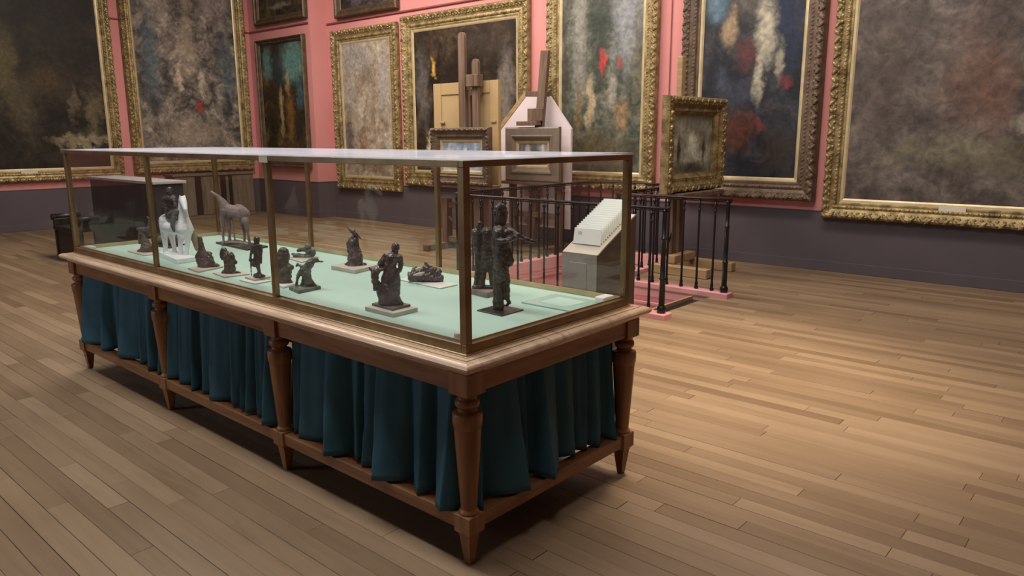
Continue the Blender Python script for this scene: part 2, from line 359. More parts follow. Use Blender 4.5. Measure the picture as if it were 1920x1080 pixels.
for a, b, c, d in pieces[300:]:
    z = random.uniform(-.0012, 0)
    rings(bm, [(a, b-.0016, c, d-.0015, -.02), (a, b-.0016, c, d-.0015, z)], cap0=False)
o = obj('plank_field', bm, M['floor'], floor); o['kind'] = 'stuff'

# walls
def wallbox(name, *a): return struct(boxo(name, *a))
wl = wallbox('wall_left', XL-.2, XL, YF, YN, -.02, HT, M['pink'])
wb = wallbox('wall_back', XS, XR, YB, YB+.2, -.02, HT, M['pink'])
wn = wallbox('wall_alcove', XL-.2, XS, YN, YB+.2, -.02, HT, M['pink'])
wr = wallbox('wall_right', XR, XR+.2, YF, YB+.2, -.02, HT, M['unseen_wall'])
wf = wallbox('wall_front', XL-.2, XR+.2, YF-.2, YF, -.02, HT, M['unseen_wall'])
w1 = struct(boxo('added_window_1', -7.1, -4.1, YF, YF+.03, 1.1, 3.9, M['whiteboard']))  # unseen window, added to carry the cool fill light
for xx in (-7.1, -5.64, -4.18): boxo('added_window_frame', xx, xx+.08, YF+.03, YF+.08, 1.1, 3.9, M['case_woodz'], w1)
for zz in (1.1, 2.46, 3.82): boxo('added_window_frame', -7.02, -4.18, YF+.03, YF+.07, zz, zz+.08, M['case_woodz'], w1)
struct(boxo('ceiling', XL-.2, XR+.2, YF-.2, YB+.2, HT, HT+.15, M['ceil']))
DZ = .71
boxo('dado_panel', XL, XL+.012, YF, YN, 0, DZ, M['dado'], wl)
boxo('dado_panel', XS, XR, YB-.012, YB, 0, DZ, M['dado'], wb)
boxo('dado_panel', XL+.012, XS, YN-.012, YN, 0, DZ, M['dado'], wn)
boxo('dado_panel', XS-.001, XS+.012, YN-.012, YB-.012, 0, DZ, M['dado'], wn)
def strip(name, z0, z1, t, mat, chamf=.004):
    for nm, a in (('left', (XL+.012, XL+.012+t, YF, YN-.012, z0, z1)), ('back', (XS+.012, XR, YB-.012-t, YB-.012, z0, z1)),
                  ('alcove', (XL+.012+t, XS+.012, YN-.012-t, YN-.012, z0, z1)), ('step', (XS+.012, XS+.012+t, YN-.012-t, YB-.012-t, z0, z1))):
        struct(boxo(name+'_'+nm, *a, mat, None, chamf))
strip('baseboard', 0, .125, .016, M['dado'])
for i, (nm, a) in enumerate((('l', (XL, XL+.02, YF, YN-.02)), ('b', (XS+.02, XR, YB-.02, YB)), ('a', (XL+.02, XS+.02, YN-.02, YN)), ('s', (XS, XS+.02, YN, YB-.02)))):
    struct(boxo('trim_%d' % (i+1), a[0], a[1], a[2], a[3], DZ, DZ+.014, M['dado'], None, .003))
# hanging rails
ZR = 3.78
boxo('hanging_rail', XL+.02, XL+.035, YF, YN-.04, ZR-.012, ZR+.012, M['rail'], wl)
boxo('hanging_rail', XL+.04, XS-.02, YN-.035, YN-.02, ZR-.012, ZR+.012, M['rail'], wn)
boxo('hanging_rail', XS+.02, XR, YB-.035, YB-.02, ZR-.012, ZR+.012, M['rail'], wb)
for X in (-3.42,):
    boxo('hanging_rod', X-.006, X+.006, YB-.018, YB-.008, 1.0, ZR, M['rail'], wb)

# stairwell
ZW = -2.6
sw = struct(boxo('wall_stairwell', -4.22, -1.56, 3.9, 4.008, ZW, -.024, M['pinkcurb']))
struct(boxo('wall_stairwell_inner', -2.92, -1.56, 5.092, 5.2, ZW, -.024, M['pinkcurb']))
struct(boxo('wall_stairwell_end', -4.32, -4.212, 3.9, 6.9, ZW, -.024, M['pinkcurb']))
struct(boxo('wall_stairwell_side', -2.928, -2.82, 5.2, 6.9, ZW, -.024, M['pinkcurb']))
struct(boxo('wall_stairwell_far', -4.22, -2.92, 6.792, 6.9, ZW, -.024, M['pinkcurb']))
struct(boxo('wall_stairwell_entry', -1.568, -1.46, 4.0, 5.1, ZW, -.024, M['tread']))
st = struct(boxo('floor_stairwell', -4.3, -1.5, 3.95, 6.85, ZW-.1, ZW, M['tread']))
for k in range(9):
    boxo('stair_tread', -1.56-.27*(k+1), -1.57-.27*k+.0, 4.01, 5.09, -.17*(k+1)-.04, -.17*(k+1), M['tread'], st, .006)
    boxo('stair_riser', -1.59-.27*k, -1.575-.27*k, 4.01, 5.09, -.17*(k+1), -.17*k-.045, M['tread'], st)
boxo('stair_tread', -1.755, -1.570, 4.20, 5.085, -.085, -.055, M['darkwood'], st, .003)  # added dark board standing in for shade on the top step
boxo('stair_nosing', -1.785, -1.757, 4.15, 5.085, -.085, -.018, M['easel_pale'], st, .005)
# pink kerbs round the well
CZ = .05
def kerb(i, x0, x1, y0, y1): return struct(boxo('trim_%d' % i, x0, x1, y0, y1, -.10, CZ, M['pinkcurb'], None, .008))
kerb(5, -4.30, -1.40, 3.88, 4.02); kerb(6, -2.86, -1.38, 5.08, 5.22); kerb(7, -4.34, -4.20, 4.02, 6.92); kerb(8, -2.94, -2.80, 5.22, 6.92); kerb(9, -4.20, -2.94, 6.78, 6.92)
# bead moulding on the well walls under the kerb
struct(boxo('trim_10', -2.90, -1.60, 5.068, 5.093, -.19, -.155, M['pinkcurb'], None, .008))
struct(boxo('trim_11', -4.213, -4.188, 4.0, 6.8, -.19, -.155, M['pinkcurb'], None, .008))

# ================================================================== RAILINGS
RZ = 1.0
def bal_mesh():
    bm = bmesh.new()
    lathe(bm, [(.013, 0), (.021, .004), (.022, .022), (.014, .032), (.017, .045), (.017, .062), (.012, .075), (.0115, .30), (.011, .80),
               (.016, .81), (.016, .825), (.010, .832), (.010, .865), (.019, .875), (.019, .89), (.010, .90), (.010, .945)], 10)
    me = bpy.data.meshes.new('baluster'); bmesh.ops.recalc_face_normals(bm, faces=bm.faces); bm.to_mesh(me); bm.free(); me.materials.append(M['iron'])
    for p in me.polygons: p.use_smooth = True
    return me
BAL = bal_mesh()
def newel_mesh():
    bm = bmesh.new()
    lathe(bm, [(.034, 0), (.040, .006), (.041, .05), (.030, .062), (.027, .075), (.027, .30), (.029, .302), (.029, .315), (.0225, .322), (.0215, .66),
               (.027, .664), (.027, .676), (.020, .682), (.020, .90), (.024, .91), (.024, .925), (.018, .93), (.018, .945)], 14)
    me = bpy.data.meshes.new('newel_post'); bmesh.ops.recalc_face_normals(bm, faces=bm.faces); bm.to_mesh(me); bm.free(); me.materials.append(M['iron'])
    for p in me.polygons: p.use_smooth = True
    return me
NEW = newel_mesh()
def arc(c, r, a0, a1, n=6): return [(c[0]+r*math.cos(math.radians(a0+(a1-a0)*i/n)), c[1]+r*math.sin(math.radians(a0+(a1-a0)*i/n))) for i in range(n+1)]
def railing(label, pts, newels, step=.175):
    t = thing('stair_railing', label, 'railing', (pts[0][0], pts[0][1], CZ))
    o0 = Vector((pts[0][0], pts[0][1], CZ))
    bm = bmesh.new(); tube(bm, [Vector((x, y, RZ-.012))-o0 for x, y in pts], .021, 10, .62)
    obj('handrail', bm, M['iron'], t, True)
    bm = bmesh.new(); tube(bm, [Vector((x, y, RZ-.035))-o0 for x, y in pts], .010, 6, .6)
    obj('rail_bar', bm, M['iron'], t)
    acc = 0; nxt = step
    for (x0, y0), (x1, y1) in zip(pts, pts[1:]):
        L_ = math.hypot(x1-x0, y1-y0)
        while nxt <= acc+L_:
            k = (nxt-acc)/L_; x, y = x0+(x1-x0)*k, y0+(y1-y0)*k
            if all(math.hypot(x-nx, y-ny) > .07 for nx, ny in newels):
                b = link('baluster', BAL, None, t); b.location = Vector((x, y, CZ))-o0
            nxt += step
        acc += L_
    for nx, ny in newels:
        b = link('newel_post', NEW, None, t); b.location = Vector((nx, ny, CZ))-o0
outer = [(-1.43, 3.95), (-3.95, 3.95)] + arc((-3.95, 4.27), .32, -90, -180)[1:] + [(-4.27, 6.53)] + arc((-3.95, 6.53), .32, 180, 90)[1:] + [(-2.95, 6.85)]
railing('black metal stair railing curving around the far side of the stairwell', outer, [(-1.47, 3.95), (-2.95, 6.85)])
inner = [(-1.41, 5.15), (-2.67, 5.15)] + arc((-2.67, 5.35), .2, -90, -180)[1:] + [(-2.87, 6.70)]
inner = [(-1.41, 5.15), (-2.67, 5.15)] + [(-2.67-.2*math.sin(a), 5.35-.2*math.cos(a)) for a in (.4, .8, 1.2, 1.57)] + [(-2.87, 6.70)]
railing('short black metal railing on the inner side of the stairwell, ending at open floor', inner, [(-1.45, 5.15), (-2.87, 6.70)])

# ================================================================== DISPLAY TABLE
L_, Wd = 3.8115, 1.055
tb = thing('display_table', 'long brown wooden display table with turned legs and teal blue curtains beneath', 'table', (0, 0, 0))
# table top: stepped mitred moulding and slab
bm = bmesh.new(); o_ = .09
def rc(ins, z): return (-L_-o_+ins, o_-ins, -o_+ins, Wd+o_-ins, z)
rings(bm, [rc(.045, .775), (rc(.035, .790)), rc(.018, .7955), rc(.008, .800), rc(.003, .805), rc(.0005, .810), rc(0, .815), rc(.002, .820), rc(.006, .825), rc(.012, .8285), rc(.020, .8307), rc(.036, .832), rc(.0365, .826), rc(.0395, .826), rc(.040, .833), rc(.060, .8345), rc(.0605, .829), rc(.0635, .829), rc(.064, .835), rc(.08, .836)])
obj('table_top', bm, M['case_top'], tb)
LX = [0, -L_/3, -2*L_/3, -L_]
def leg_mesh():
    bm = bmesh.new()
    lathe(bm, [(.030, .205), (.037, .209), (.040, .217), (.037, .226), (.031, .231), (.0315, .236), (.0525, .556), (.053, .562), (.0545, .563), (.0545, .566), (.0565, .568),
               (.058, .590), (.0575, .612), (.055, .619), (.044, .622), (.037, .626), (.035, .632), (.036, .638), (.043, .641), (.0465, .648), (.0475, .655), (.0465, .662), (.043, .669), (.036, .672), (.035, .680), (.038, .684), (.044, .690), (.044, .70)], 28)
    me = bpy.data.meshes.new('leg'); bmesh.ops.recalc_face_normals(bm, faces=bm.faces); bm.to_mesh(me); bm.free(); me.materials.append(M['case_woodz'])
    for p in me.polygons: p.use_smooth = True
    return me
LEG = leg_mesh()
def rmesh(name, rects, mat):
    bm = bmesh.new(); rings(bm, rects); me = bpy.data.meshes.new(name); bmesh.ops.recalc_face_normals(bm, faces=bm.faces); bm.to_mesh(me); bm.free(); me.materials.append(mat); return me
def sq(h, z): return (-h, h, -h, h, z)
BLK = rmesh('stretcher_block', [sq(.039, .137), sq(.0415, .14), sq(.0415, .208), sq(.0395, .212)], M['case_woodz'])
FOOT = rmesh('foot', [sq(.012, 0), sq(.014, .004), sq(.027, .118), sq(.029, .120), sq(.029, .126), sq(.039, .137)], M['case_woodz'])
TOPB = rmesh('corner_block', [sq(.046, .690), sq(.049, .694), sq(.049, .776)], M['case_woodz'])
for X in LX:
    for Y in (0, Wd):
        l = link('leg', LEG, None, tb); l.location = (X, Y, 0)
        for nm, me in (('stretcher_block', BLK), ('foot', FOOT), ('corner_block', TOPB)):
            link(nm, me, None, l)
for Y in (0, Wd):
    sg = -1 if Y == 0 else 1
    for a, b in zip(LX, LX[1:]):
        boxo('apron_panel', b+.05, a-.05, Y+sg*.020-.014, Y+sg*.020+.020, .698, .776, M['case_wood'], tb, .002)
        boxo('stretcher', b+.0415, a-.0415, Y-.032, Y+.032, .148, .204, M['case_wood'], tb, .004)
for X in (0, -L_):
    sg = 1 if X == 0 else -1
    boxo('apron_panel', X+sg*.02-.014, X+sg*.02+.020, .05, Wd-.05, .698, .776, M['case_woody'], tb, .002)
    boxo('stretcher', X-.032, X+.032, .0415, Wd-.0415, .148, .204, M['case_woody'], tb, .004)
# gathered curtains
def curtain(p0, p1, out, seed, pleats, flare=1.0):
    rnd = random.Random(seed); bm = bmesh.new(); n = pleats*18; p0, p1, out = Vector(p0), Vector(p1), Vector(out)
    along = (p1-p0)
    cuts = [0]
    while cuts[-1] < 1: cuts.append(cuts[-1]+rnd.choice((.55, .8, 1, 1.2, 1.6))/pleats)
    cuts = [c/cuts[-1] for c in cuts]
    am = [rnd.uniform(.6, 1.25) for _ in cuts]; dr = [rnd.uniform(-.014, .012) for _ in cuts]; sk = [rnd.uniform(-.35, .35) for _ in cuts]
    nz = 20; grid = []
    for j in range(nz+1):
        t = j/nz; row = []
        for i in range(n+1):
            s = i/n
            k = max(q for q in range(len(cuts)-1) if cuts[q] <= s+1e-9) if s < 1 else len(cuts)-2
            ph = (s-cuts[k])/(cuts[k+1]-cuts[k])
            ph = ph**(1+.5*sk[k]*t) if ph > 0 else 0
            q_ = .5+.33*math.sin(k*1.7+seed)
            rid = (ph/q_ if ph < q_ else (1-ph)/(1-q_)); rid = max(0, rid)**.75; rid = rid*(1.25-.25*rid)
            wid = (cuts[k+1]-cuts[k])*pleats
            d = -.044 + rid*am[k]*(.038+.044*t**.8*flare)*min(1.25, .55+.5*wid)
            d += .010*math.sin(2*math.pi*ph*2+seed+k)*t*(1-t)*1.6*rid
            d += .007*noise.noise(Vector((s*pleats*1.7, t*5, seed)))*t
            if t < .16: d += .010*(1-t/.16)*noise.noise(Vector((s*pleats*5, t*14, seed+9)))
            sx = .018*math.sin(k*2.1+seed)*t*t/along.length
            p = p0 + along*min(1, max(0, s+sx*rid)) + out*(d+.008*t)
            zz = .742 - (.742-.222)*t + dr[k]*t*rid - .010*t*rid*am[k]
            row.append(bm.verts.new((p.x, p.y, max(zz, .208))))
        grid.append(row)
    for a, b in zip(grid, grid[1:]):
        for i in range(n): bm.faces.new((a[i], a[i+1], b[i+1], b[i]))
    o = obj('curtain', bm, M['curtain'], tb, True)
    md = o.modifiers.new('thickness', 'SOLIDIFY'); md.thickness = .004; md.offset = -1
for k, (a, b) in enumerate(zip(LX, LX[1:])):
    curtain((b+.03, .012, 0), (a-.03, .012, 0), (0, -1, 0), 3+k, (10, 8, 7)[k])
    curtain((b+.03, Wd-.012, 0), (a-.03, Wd-.012, 0), (0, 1, 0), 13+k, 8)
curtain((-.012, .03, 0), (-.012, Wd-.04, 0), (1, 0, 0), 31, 6, 1.3)
curtain((-L_+.012, .03, 0), (-L_+.012, Wd-.03, 0), (-1, 0, 0), 37, 7)

# ================================================================== GLASS CASE
g = .0117; Z0, Z1 = .8365, 1.540; pw = .032
gc = thing('glass_case', 'long brass coloured glass case standing on the curtained wooden table', 'display case', (0, 0, Z0))
gx0, gx1, gy0, gy1 = -L_-g, g, -g, Wd+g
def gbox(name, x0, x1, y0, y1, z0, z1, mat, bev=0): return boxo(name, x0, x1, y0, y1, z0-Z0, z1-Z0, mat, gc, bev)
PX = [gx1-pw/2, gx1-(gx1-gx0)/3, gx1-2*(gx1-gx0)/3, gx0+pw/2]
for i, X in enumerate(PX):
    w = pw if i in (0, 3) else .026
    for ya, yb in ((gy0, gy0+w), (gy1-w, gy1)):
        gbox('post', X-w/2, X+w/2, ya, yb, .876, 1.512, M['brass'], .002)
for ya, yb, yo in ((gy0, gy0+.026, -1), (gy1-.026, gy1, 1)):
    gbox('base_strip', gx0+.026, gx1-.026, ya, yb, Z0, .876, M['brass'], .002)
    gbox('base_bead', gx0-.006, gx1+.006, *((ya-.007, ya) if yo < 0 else (yb, yb+.007)), Z0, .844, M['bead'], .002)
    gbox('top_strip', gx0+.026, gx1-.026, ya, yb, 1.512, 1.536, M['brass'], .002)
for xa, xb, xo in ((gx0, gx0+.026, -1), (gx1-.026, gx1, 1)):
    gbox('base_strip', xa, xb, gy0, gy1, Z0, .876, M['brass'], .002)
    gbox('base_bead', *((xa-.007, xa) if xo < 0 else (xb, xb+.007)), gy0, gy1, Z0, .844, M['bead'], .002)
    gbox('top_strip', xa, xb, gy0, gy1, 1.512, 1.536, M['brass'], .002)
for i in range(3):
    xa, xb = PX[i+1]+.015, PX[i]-.018
    for Y in (gy0+.010, gy1-.016): gbox('glass_pane', xa, xb, Y, Y+.006, .876, 1.512, M['glass'])
    gbox('top_pane', PX[i+1]+(.002 if i < 2 else -.02), PX[i]-(.002 if i else -.02), gy0-.004, gy1+.004, 1.536, 1.543, M['glass_top'])
for X in (gx0+.010, gx1-.016): gbox('glass_pane', X, X+.006, gy0+.035, gy1-.035, .876, 1.512, M['glass'])
gbox('felt_floor', gx0+.028, gx1-.028, gy0+.028, gy1-.028, Z0, .856, M['felt'])
for ya, yb in ((gy0+.027, gy0+.031), (gy1-.031, gy1-.027)): gbox('lining', gx0+.034, gx1-.034, ya, yb, .857, .882, M['goldpale'])
for xa, xb in ((gx0+.027, gx0+.031), (gx1-.031, gx1-.027)): gbox('lining', xa, xb, gy0+.034, gy1-.034, .857, .882, M['goldpale'])
# small white clip tag hanging on the front top strip
gbox('clip_tag', PX[1]-.045, PX[1]+.025, gy0-.003, gy0-.0005, 1.505, 1.535, M['plaque'])

# ================================================================== THINGS INSIDE THE CASE
ZF = .857
HV = Vector((FW.x, FW.y, 0)).normalized()
class Fig:
    """figure modelled from tapered capsules, voxel-fused into one skin"""
    def __init__(s, k, ox, oy, base):
        s.k, s.ox, s.oy = k, ox, oy; s.base = base; s.bm = bmesh.new()
    def px(s, x, y): return s.ox+x/s.k, s.oy+y/s.k
    def pt(s, x, y, dep=0):
        d = ray(*s.px(x, y)); q = s.base + HV*dep
        t = (q-CAM).dot(HV)/d.dot(HV); return CAM+d*t, t/F_PX/s.k*ray(*s.px(x, y)).dot(FW)
    def chain(s, *pts):
        prev = None
        for p in pts:
            c, m = s.pt(p[0], p[1], p[3] if len(p) > 3 else 0); r = p[2]*m*1.1
            if prev:
                n = max(1, int((c-prev[0]).length/max(.35*min(r, prev[1]), .0015)))
                for i in range(1, n+1): s.ball(prev[0].lerp(c, i/n), prev[1]+(r-prev[1])*i/n)
            else: s.ball(c, r)
            prev = (c, r)
        return s
    def ball(s, c, r): bmesh.ops.create_icosphere(s.bm, subdivisions=2, radius=r, matrix=Matrix.Translation(c))
    def build(s, name, mat, parent, voxel=.004, rough=.0, fr=60, zmin=None):
        me = bpy.data.meshes.new(name)
        org = parent.location
        for v in s.bm.verts: v.co -= org
        s.bm.to_mesh(me); s.bm.free()
        o = bpy.data.objects.new('tmp', me); C.objects.link(o)
        md = o.modifiers.new('r', 'REMESH'); md.mode = 'VOXEL'; md.voxel_size = voxel; md.adaptivity = 0
        sm = o.modifiers.new('s', 'SMOOTH'); sm.iterations = 2; sm.factor = .5
        dg = bpy.context.evaluated_depsgraph_get(); ev = o.evaluated_get(dg)
        m2 = bpy.data.meshes.new_from_object(ev); m2.name = name
        bpy.data.objects.remove(o, do_unlink=True); bpy.data.meshes.remove(me)
        if rough:
            nn = [v.normal.copy() for v in m2.vertices]
            for v, q in zip(m2.vertices, nn):
                v.co += q*rough*(noise.noise(v.co*fr)+.6*noise.noise(v.co*fr*2.3))
        if zmin is not None:
            for v in m2.vertices:
                if v.co.z < zmin: v.co.z = zmin
        return link(name, m2, mat, parent, True)
def base_prism(name, l, f, r, z0, th, mat, parent, shrink=1.0, bev=.0015):
    a, b, c = onz(*l, z0), onz(*f, z0), onz(*r, z0); d = a+c-b; cen = (a+b+c+d)/4
    bm = bmesh.new(); vs = []
    for z in (z0, z0+th):
        vs.append([bm.verts.new(((cen+(q-cen)*shrink).x-parent.location.x, (cen+(q-cen)*shrink).y-parent.location.y, z-parent.location.z)) for q in (a, b, c, d)])
    for i in range(4): bm.faces.new((vs[0][i], vs[0][(i+1) % 4], vs[1][(i+1) % 4], vs[1][i]))
    bm.faces.new(vs[0][::-1]); bm.faces.new(vs[1])
    if bev: bmesh.ops.bevel(bm, geom=list(bm.edges), offset=min(bev, th*.3), segments=2, affect='EDGES', profile=.5)
    return obj(name, bm, mat, parent)
def statuette(label, l, f, r, th, bmat, group=None, name='statuette'):
    a, b, c = onz(*l, ZF), onz(*f, ZF), onz(*r, ZF); cen = (a+c)/2
    t = thing(name, label, 'statuette', (cen.x, cen.y, ZF), 0, 'statuettes in the glass case')
    base_prism('base', l, f, r, ZF, th, bmat, t)
    return t, cen+Vector((0, 0, th))

# far left small group
t, b = statuette('small dark statuette on thin grey plate at the left end of the case', (239, 472), (270, 480), (308.5, 475), .006, M['stone'])
Fig(6.75, 230, 340, b).chain((310, 850, 75), (290, 800, 52), (275, 720, 36), (265, 670, 34)).chain((180, 602, 12), (250, 610, 30), (320, 625, 45), (350, 560, 30), (345, 480, 16), (290, 438, 7)).chain((225, 660, 28), (215, 730, 22), (210, 790, 10)).chain((205, 880, 22), (300, 890, 50), (370, 880, 40)).build('figure', M['brownclay'], t, .0045, .004, 80, .006)
# low dark group behind the white horse
t, b = statuette('low dark statuette half hidden behind the white horse', (294, 462), (318, 466), (348, 459), .008, M['steel'])
Fig(6.75, 230, 340, b).chain((440, 770, 40), (480, 740, 50), (560, 750, 45), (640, 770, 40), (700, 770, 35)).chain((590, 700, 40), (585, 760, 40)).chain((690, 720, 30), (700, 770, 36)).build('figure', M['brownclay'], t, .0045, .003, 80, .008)
# white horse with dark rider
t, b = statuette('white horse statuette carrying a dark rider, on white plinth', (297, 480), (332, 495.5), (372, 489), .028, M['whitewax'])
fg = Fig(6.75, 230, 340, b)
fg.chain((550, 500, 82, .05), (560, 570, 84, .05), (640, 590, 78, .02), (720, 590, 88), (785, 610, 100, -.02))
fg.chain((785, 600, 96, -.02), (770, 480, 66, -.01), (758, 370, 54, .0), (754, 270, 44, .0), (755, 235, 44, -.01)).chain((758, 228, 42, -.03), (772, 275, 39, -.06), (787, 325, 30, -.085), (796, 358, 25, -.10)).chain((730, 200, 13, -.02), (722, 176, 6, -.02)).chain((783, 198, 13, -.02), (784, 174, 6, -.02))
fg.chain((530, 600, 55, .06), (528, 700, 36, .06), (540, 810, 27, .06), (545, 930, 30, .06)).chain((615, 640, 48, .03), (625, 720, 32, .03), (650, 820, 25, .03), (668, 945, 28, .03))
fg.chain((740, 690, 44, -.02), (732, 780, 30, -.02), (735, 870, 24, -.02), (742, 965, 30, -.02)).chain((825, 690, 44, -.03), (820, 780, 30, -.03), (812, 870, 24, -.03), (800, 965, 30, -.03)).chain((560, 930, 40, .05), (640, 950, 45, .02), (720, 960, 45, 0), (800, 970, 40, -.02))
fg.build('horse', M['whitewax'], t, .0045, .0012, 50, .028)
Fig(6.75, 230, 340, b).chain((590, 110, 38, .03), (592, 150, 44, .03), (590, 200, 40, .03)).chain((545, 225, 45, .03), (640, 225, 45, .03)).chain((592, 230, 66, .03), (592, 330, 60, .03), (600, 420, 55, .02)).chain((535, 230, 28, .03), (508, 320, 22, .02), (500, 400, 18, .01)).chain((655, 240, 26, .02), (668, 320, 22, 0)).build('rider', M['bronze'], t, .0045, .002, 90)
Fig(6.75, 230, 340, b).chain((615, 420, 45, .0), (680, 385, 36, -.03), (640, 480, 32, -.05), (630, 560, 26, -.06), (650, 632, 14, -.06)).build('rider_leg', M['greenwax'], t, .004, .0015, 90)
Fig(6.75, 230, 340, b).chain((865, 600, 30, .02), (900, 690, 44, .02), (925, 780, 36, .02), (935, 860, 20, .02)).build('cloth', M['tan'], t, .0045, .002, 80)
# brown horse
t, b = statuette('mauve brown horse statuette with raised neck on dark plinth', (404.6, 457), (463, 470), (502.6, 464), .012, M['steel'])
k = (7.72, 380, 340)
fg = Fig(*k, b)
fg.chain((122, 148, 15), (170, 185, 22), (230, 232, 30), (285, 300, 50), (325, 380, 74)).chain((325, 385, 74), (400, 425, 80), (480, 440, 86), (560, 455, 92), (590, 470, 84)).chain((500, 350, 22), (560, 385, 40), (615, 430, 34), (636, 470, 18))
fg.chain((300, 430, 52, -.02), (285, 550, 36, -.02), (292, 690, 22, -.02), (300, 860, 15, -.02), (300, 888, 24, -.02)).chain((385, 490, 48, .02), (380, 620, 28, .02), (388, 760, 18, .02), (390, 862, 24, .02)).chain((415, 560, 22), (450, 720, 10), (468, 868, 12))
fg.chain((590, 540, 60, .02), (572, 630, 26, .02), (604, 730, 19, .02), (606, 892, 17, .02)).chain((615, 560, 48, -.02), (632, 640, 28, -.02), (655, 750, 18, -.02), (685, 925, 20, -.02)).chain((290, 905, 26), (400, 885, 22), (480, 890, 24), (600, 905, 28), (690, 935, 26))
fg.build('horse', M['mauvewax'], t, .0042, .0015, 60, .012)
# seated figure with bird
k = (9.82, 360, 430)
t, b = statuette('small dark seated figure with small bird beside it, nearest the white horse', (352, 504.5), (372, 511.5), (419.5, 501.5), .008, M['stone'])
Fig(*k, b).chain((250, 640, 105), (215, 540, 85), (185, 400, 62), (165, 300, 48), (155, 240, 46), (140, 160, 38), (105, 125, 10)).chain((135, 400, 30), (75, 500, 24), (125, 650, 24)).chain((190, 370, 28), (250, 480, 28)).chain((285, 425, 22), (320, 435, 26), (385, 438, 7)).chain((315, 470, 45), (330, 580, 70), (380, 640, 50)).chain((150, 660, 50), (280, 670, 60), (420, 660, 40), (500, 665, 18)).build('figure', M['wax'], t, .0036, .0035, 85, .008)
# small hunched figure
t, b = statuette('tiny hunched dark figure on pale plate between two small figures', (398.6, 513), (421, 521), (469, 515), .006, M['stone'])
Fig(*k, b).chain((700, 720, 95), (680, 600, 88), (650, 500, 80), (600, 430, 58), (585, 385, 52), (555, 440, 45), (570, 520, 45)).chain((720, 440, 26), (740, 500, 45), (745, 570, 50)).chain((760, 610, 18), (810, 630, 16), (822, 590, 16), (790, 570, 18)).chain((590, 790, 45), (720, 790, 60), (840, 800, 36), (890, 805, 16)).build('figure', M['bronze'], t, .0036, .0035, 85, .006)
# standing figure with stick
t, b = statuette('small standing dark figure leaning on a stick on stepped pale base', (449, 526.7), (478, 533.5), (509.7, 527.8), .007, M['whiteboard'])
base_prism('plinth', (459, 522.5), (478, 527.5), (508, 521.5), ZF+.007, .011, M['stone'], t)
b = b+Vector((0, 0, .011))
Fig(*k, b).chain((1192, 180, 54), (1192, 215, 54)).chain((1190, 260, 26), (1190, 310, 62), (1190, 400, 58), (1188, 480, 50), (1190, 550, 52)).chain((1130, 310, 36), (1100, 400, 27), (1078, 490, 22), (1072, 570, 26)).chain((1075, 560, 11), (1095, 850, 12)).chain((1250, 310, 38), (1275, 380, 27), (1268, 490, 24), (1276, 620, 15)).chain((1165, 560, 44), (1135, 650, 38), (1150, 680, 20)).chain((1205, 570, 48), (1212, 680, 38), (1235, 780, 30), (1230, 850, 42), (1330, 858, 24)).chain((1170, 850, 40), (1250, 850, 50)).build('figure', M['bronze'], t, .0036, .002, 95, .018)
# brown rounded lump figure
k = (9, 510, 440)
t, b = statuette('rounded grey brown figure on white plate behind the front post', (508, 533), (531, 541), (557, 534), .010, M['whiteboard'])
Fig(*k, b).chain((195, 300, 88), (190, 380, 100), (180, 460, 90), (180, 540, 76), (215, 620, 108), (215, 700, 104), (225, 780, 82)).chain((270, 560, 70), (310, 550, 50)).chain((110, 780, 50), (230, 800, 60), (300, 800, 40)).build('figure', M['brownclay'], t, .004, .005, 60, .010)
# grey green leaning figure
t, b = statuette('grey green statuette of a bent figure with a straining leg', (541.6, 543), (560, 551), (602, 542), .016, M['greenwax'])
Fig(*k, b).chain((408, 860, 20), (425, 760, 24), (445, 680, 32), (510, 610, 48), (590, 560, 68), (640, 490, 66), (700, 430, 48), (740, 420, 40)).chain((500, 860, 22), (530, 780, 30), (560, 690, 52), (590, 620, 66)).chain((600, 700, 60), (620, 790, 58), (610, 850, 60)).chain((560, 540, 40), (500, 540, 24), (440, 500, 20), (412, 528, 20)).chain((740, 440, 30), (800, 450, 18), (865, 455, 10)).chain((650, 780, 40), (690, 830, 32), (740, 862, 18)).chain((380, 880, 20), (500, 880, 30), (650, 870, 35)).build('figure', M['greenwax'], t, .0036, .003, 80, .016)
# low boat like group
t, b = statuette('low grey statuette group shaped like a shallow boat at the back edge', (538, 485), (566, 493), (598, 483), .006, M['stone'])
Fig(*k, b).chain((345, 325, 22), (420, 355, 40), (520, 375, 46), (620, 370, 52), (700, 320, 40)).chain((440, 270, 26), (500, 250, 34), (560, 250, 40), (600, 210, 46), (630, 200, 36)).chain((620, 290, 50), (700, 280, 36)).chain((350, 400, 20), (520, 440, 36), (660, 410, 40)).build('figure', M['greenwax'], t, .004, .0025, 90, .006)
# pyramid group with bird on top
k = (7.7125, 560, 420)
t, b = statuette('rough dark pyramid shaped group topped by a spread wing', (621, 505), (665.7, 513.5), (709, 503), .022, M['stone'])
Fig(*k, b).chain((815, 600, 105), (812, 520, 92), (800, 430, 76), (785, 340, 62), (785, 260, 54), (795, 195, 38)).chain((690, 590, 28), (815, 610, 70), (950, 600, 34)).chain((735, 225, 24), (725, 300, 24)).chain((830, 220, 30), (850, 320, 28), (885, 420, 26), (900, 520, 30)).chain((710, 300, 16), (720, 400, 20)).build('figure', M['wax'], t, .004, .006, 70, .022)
Fig(*k, b).chain((685, 32, 4), (730, 75, 14), (775, 120, 22), (820, 140, 26), (865, 180, 16), (895, 215, 9), (930, 236, 4)).chain((790, 180, 18), (800, 120, 22), (812, 75, 6)).build('wing', M['wax'], t, .0035, .001, 110)
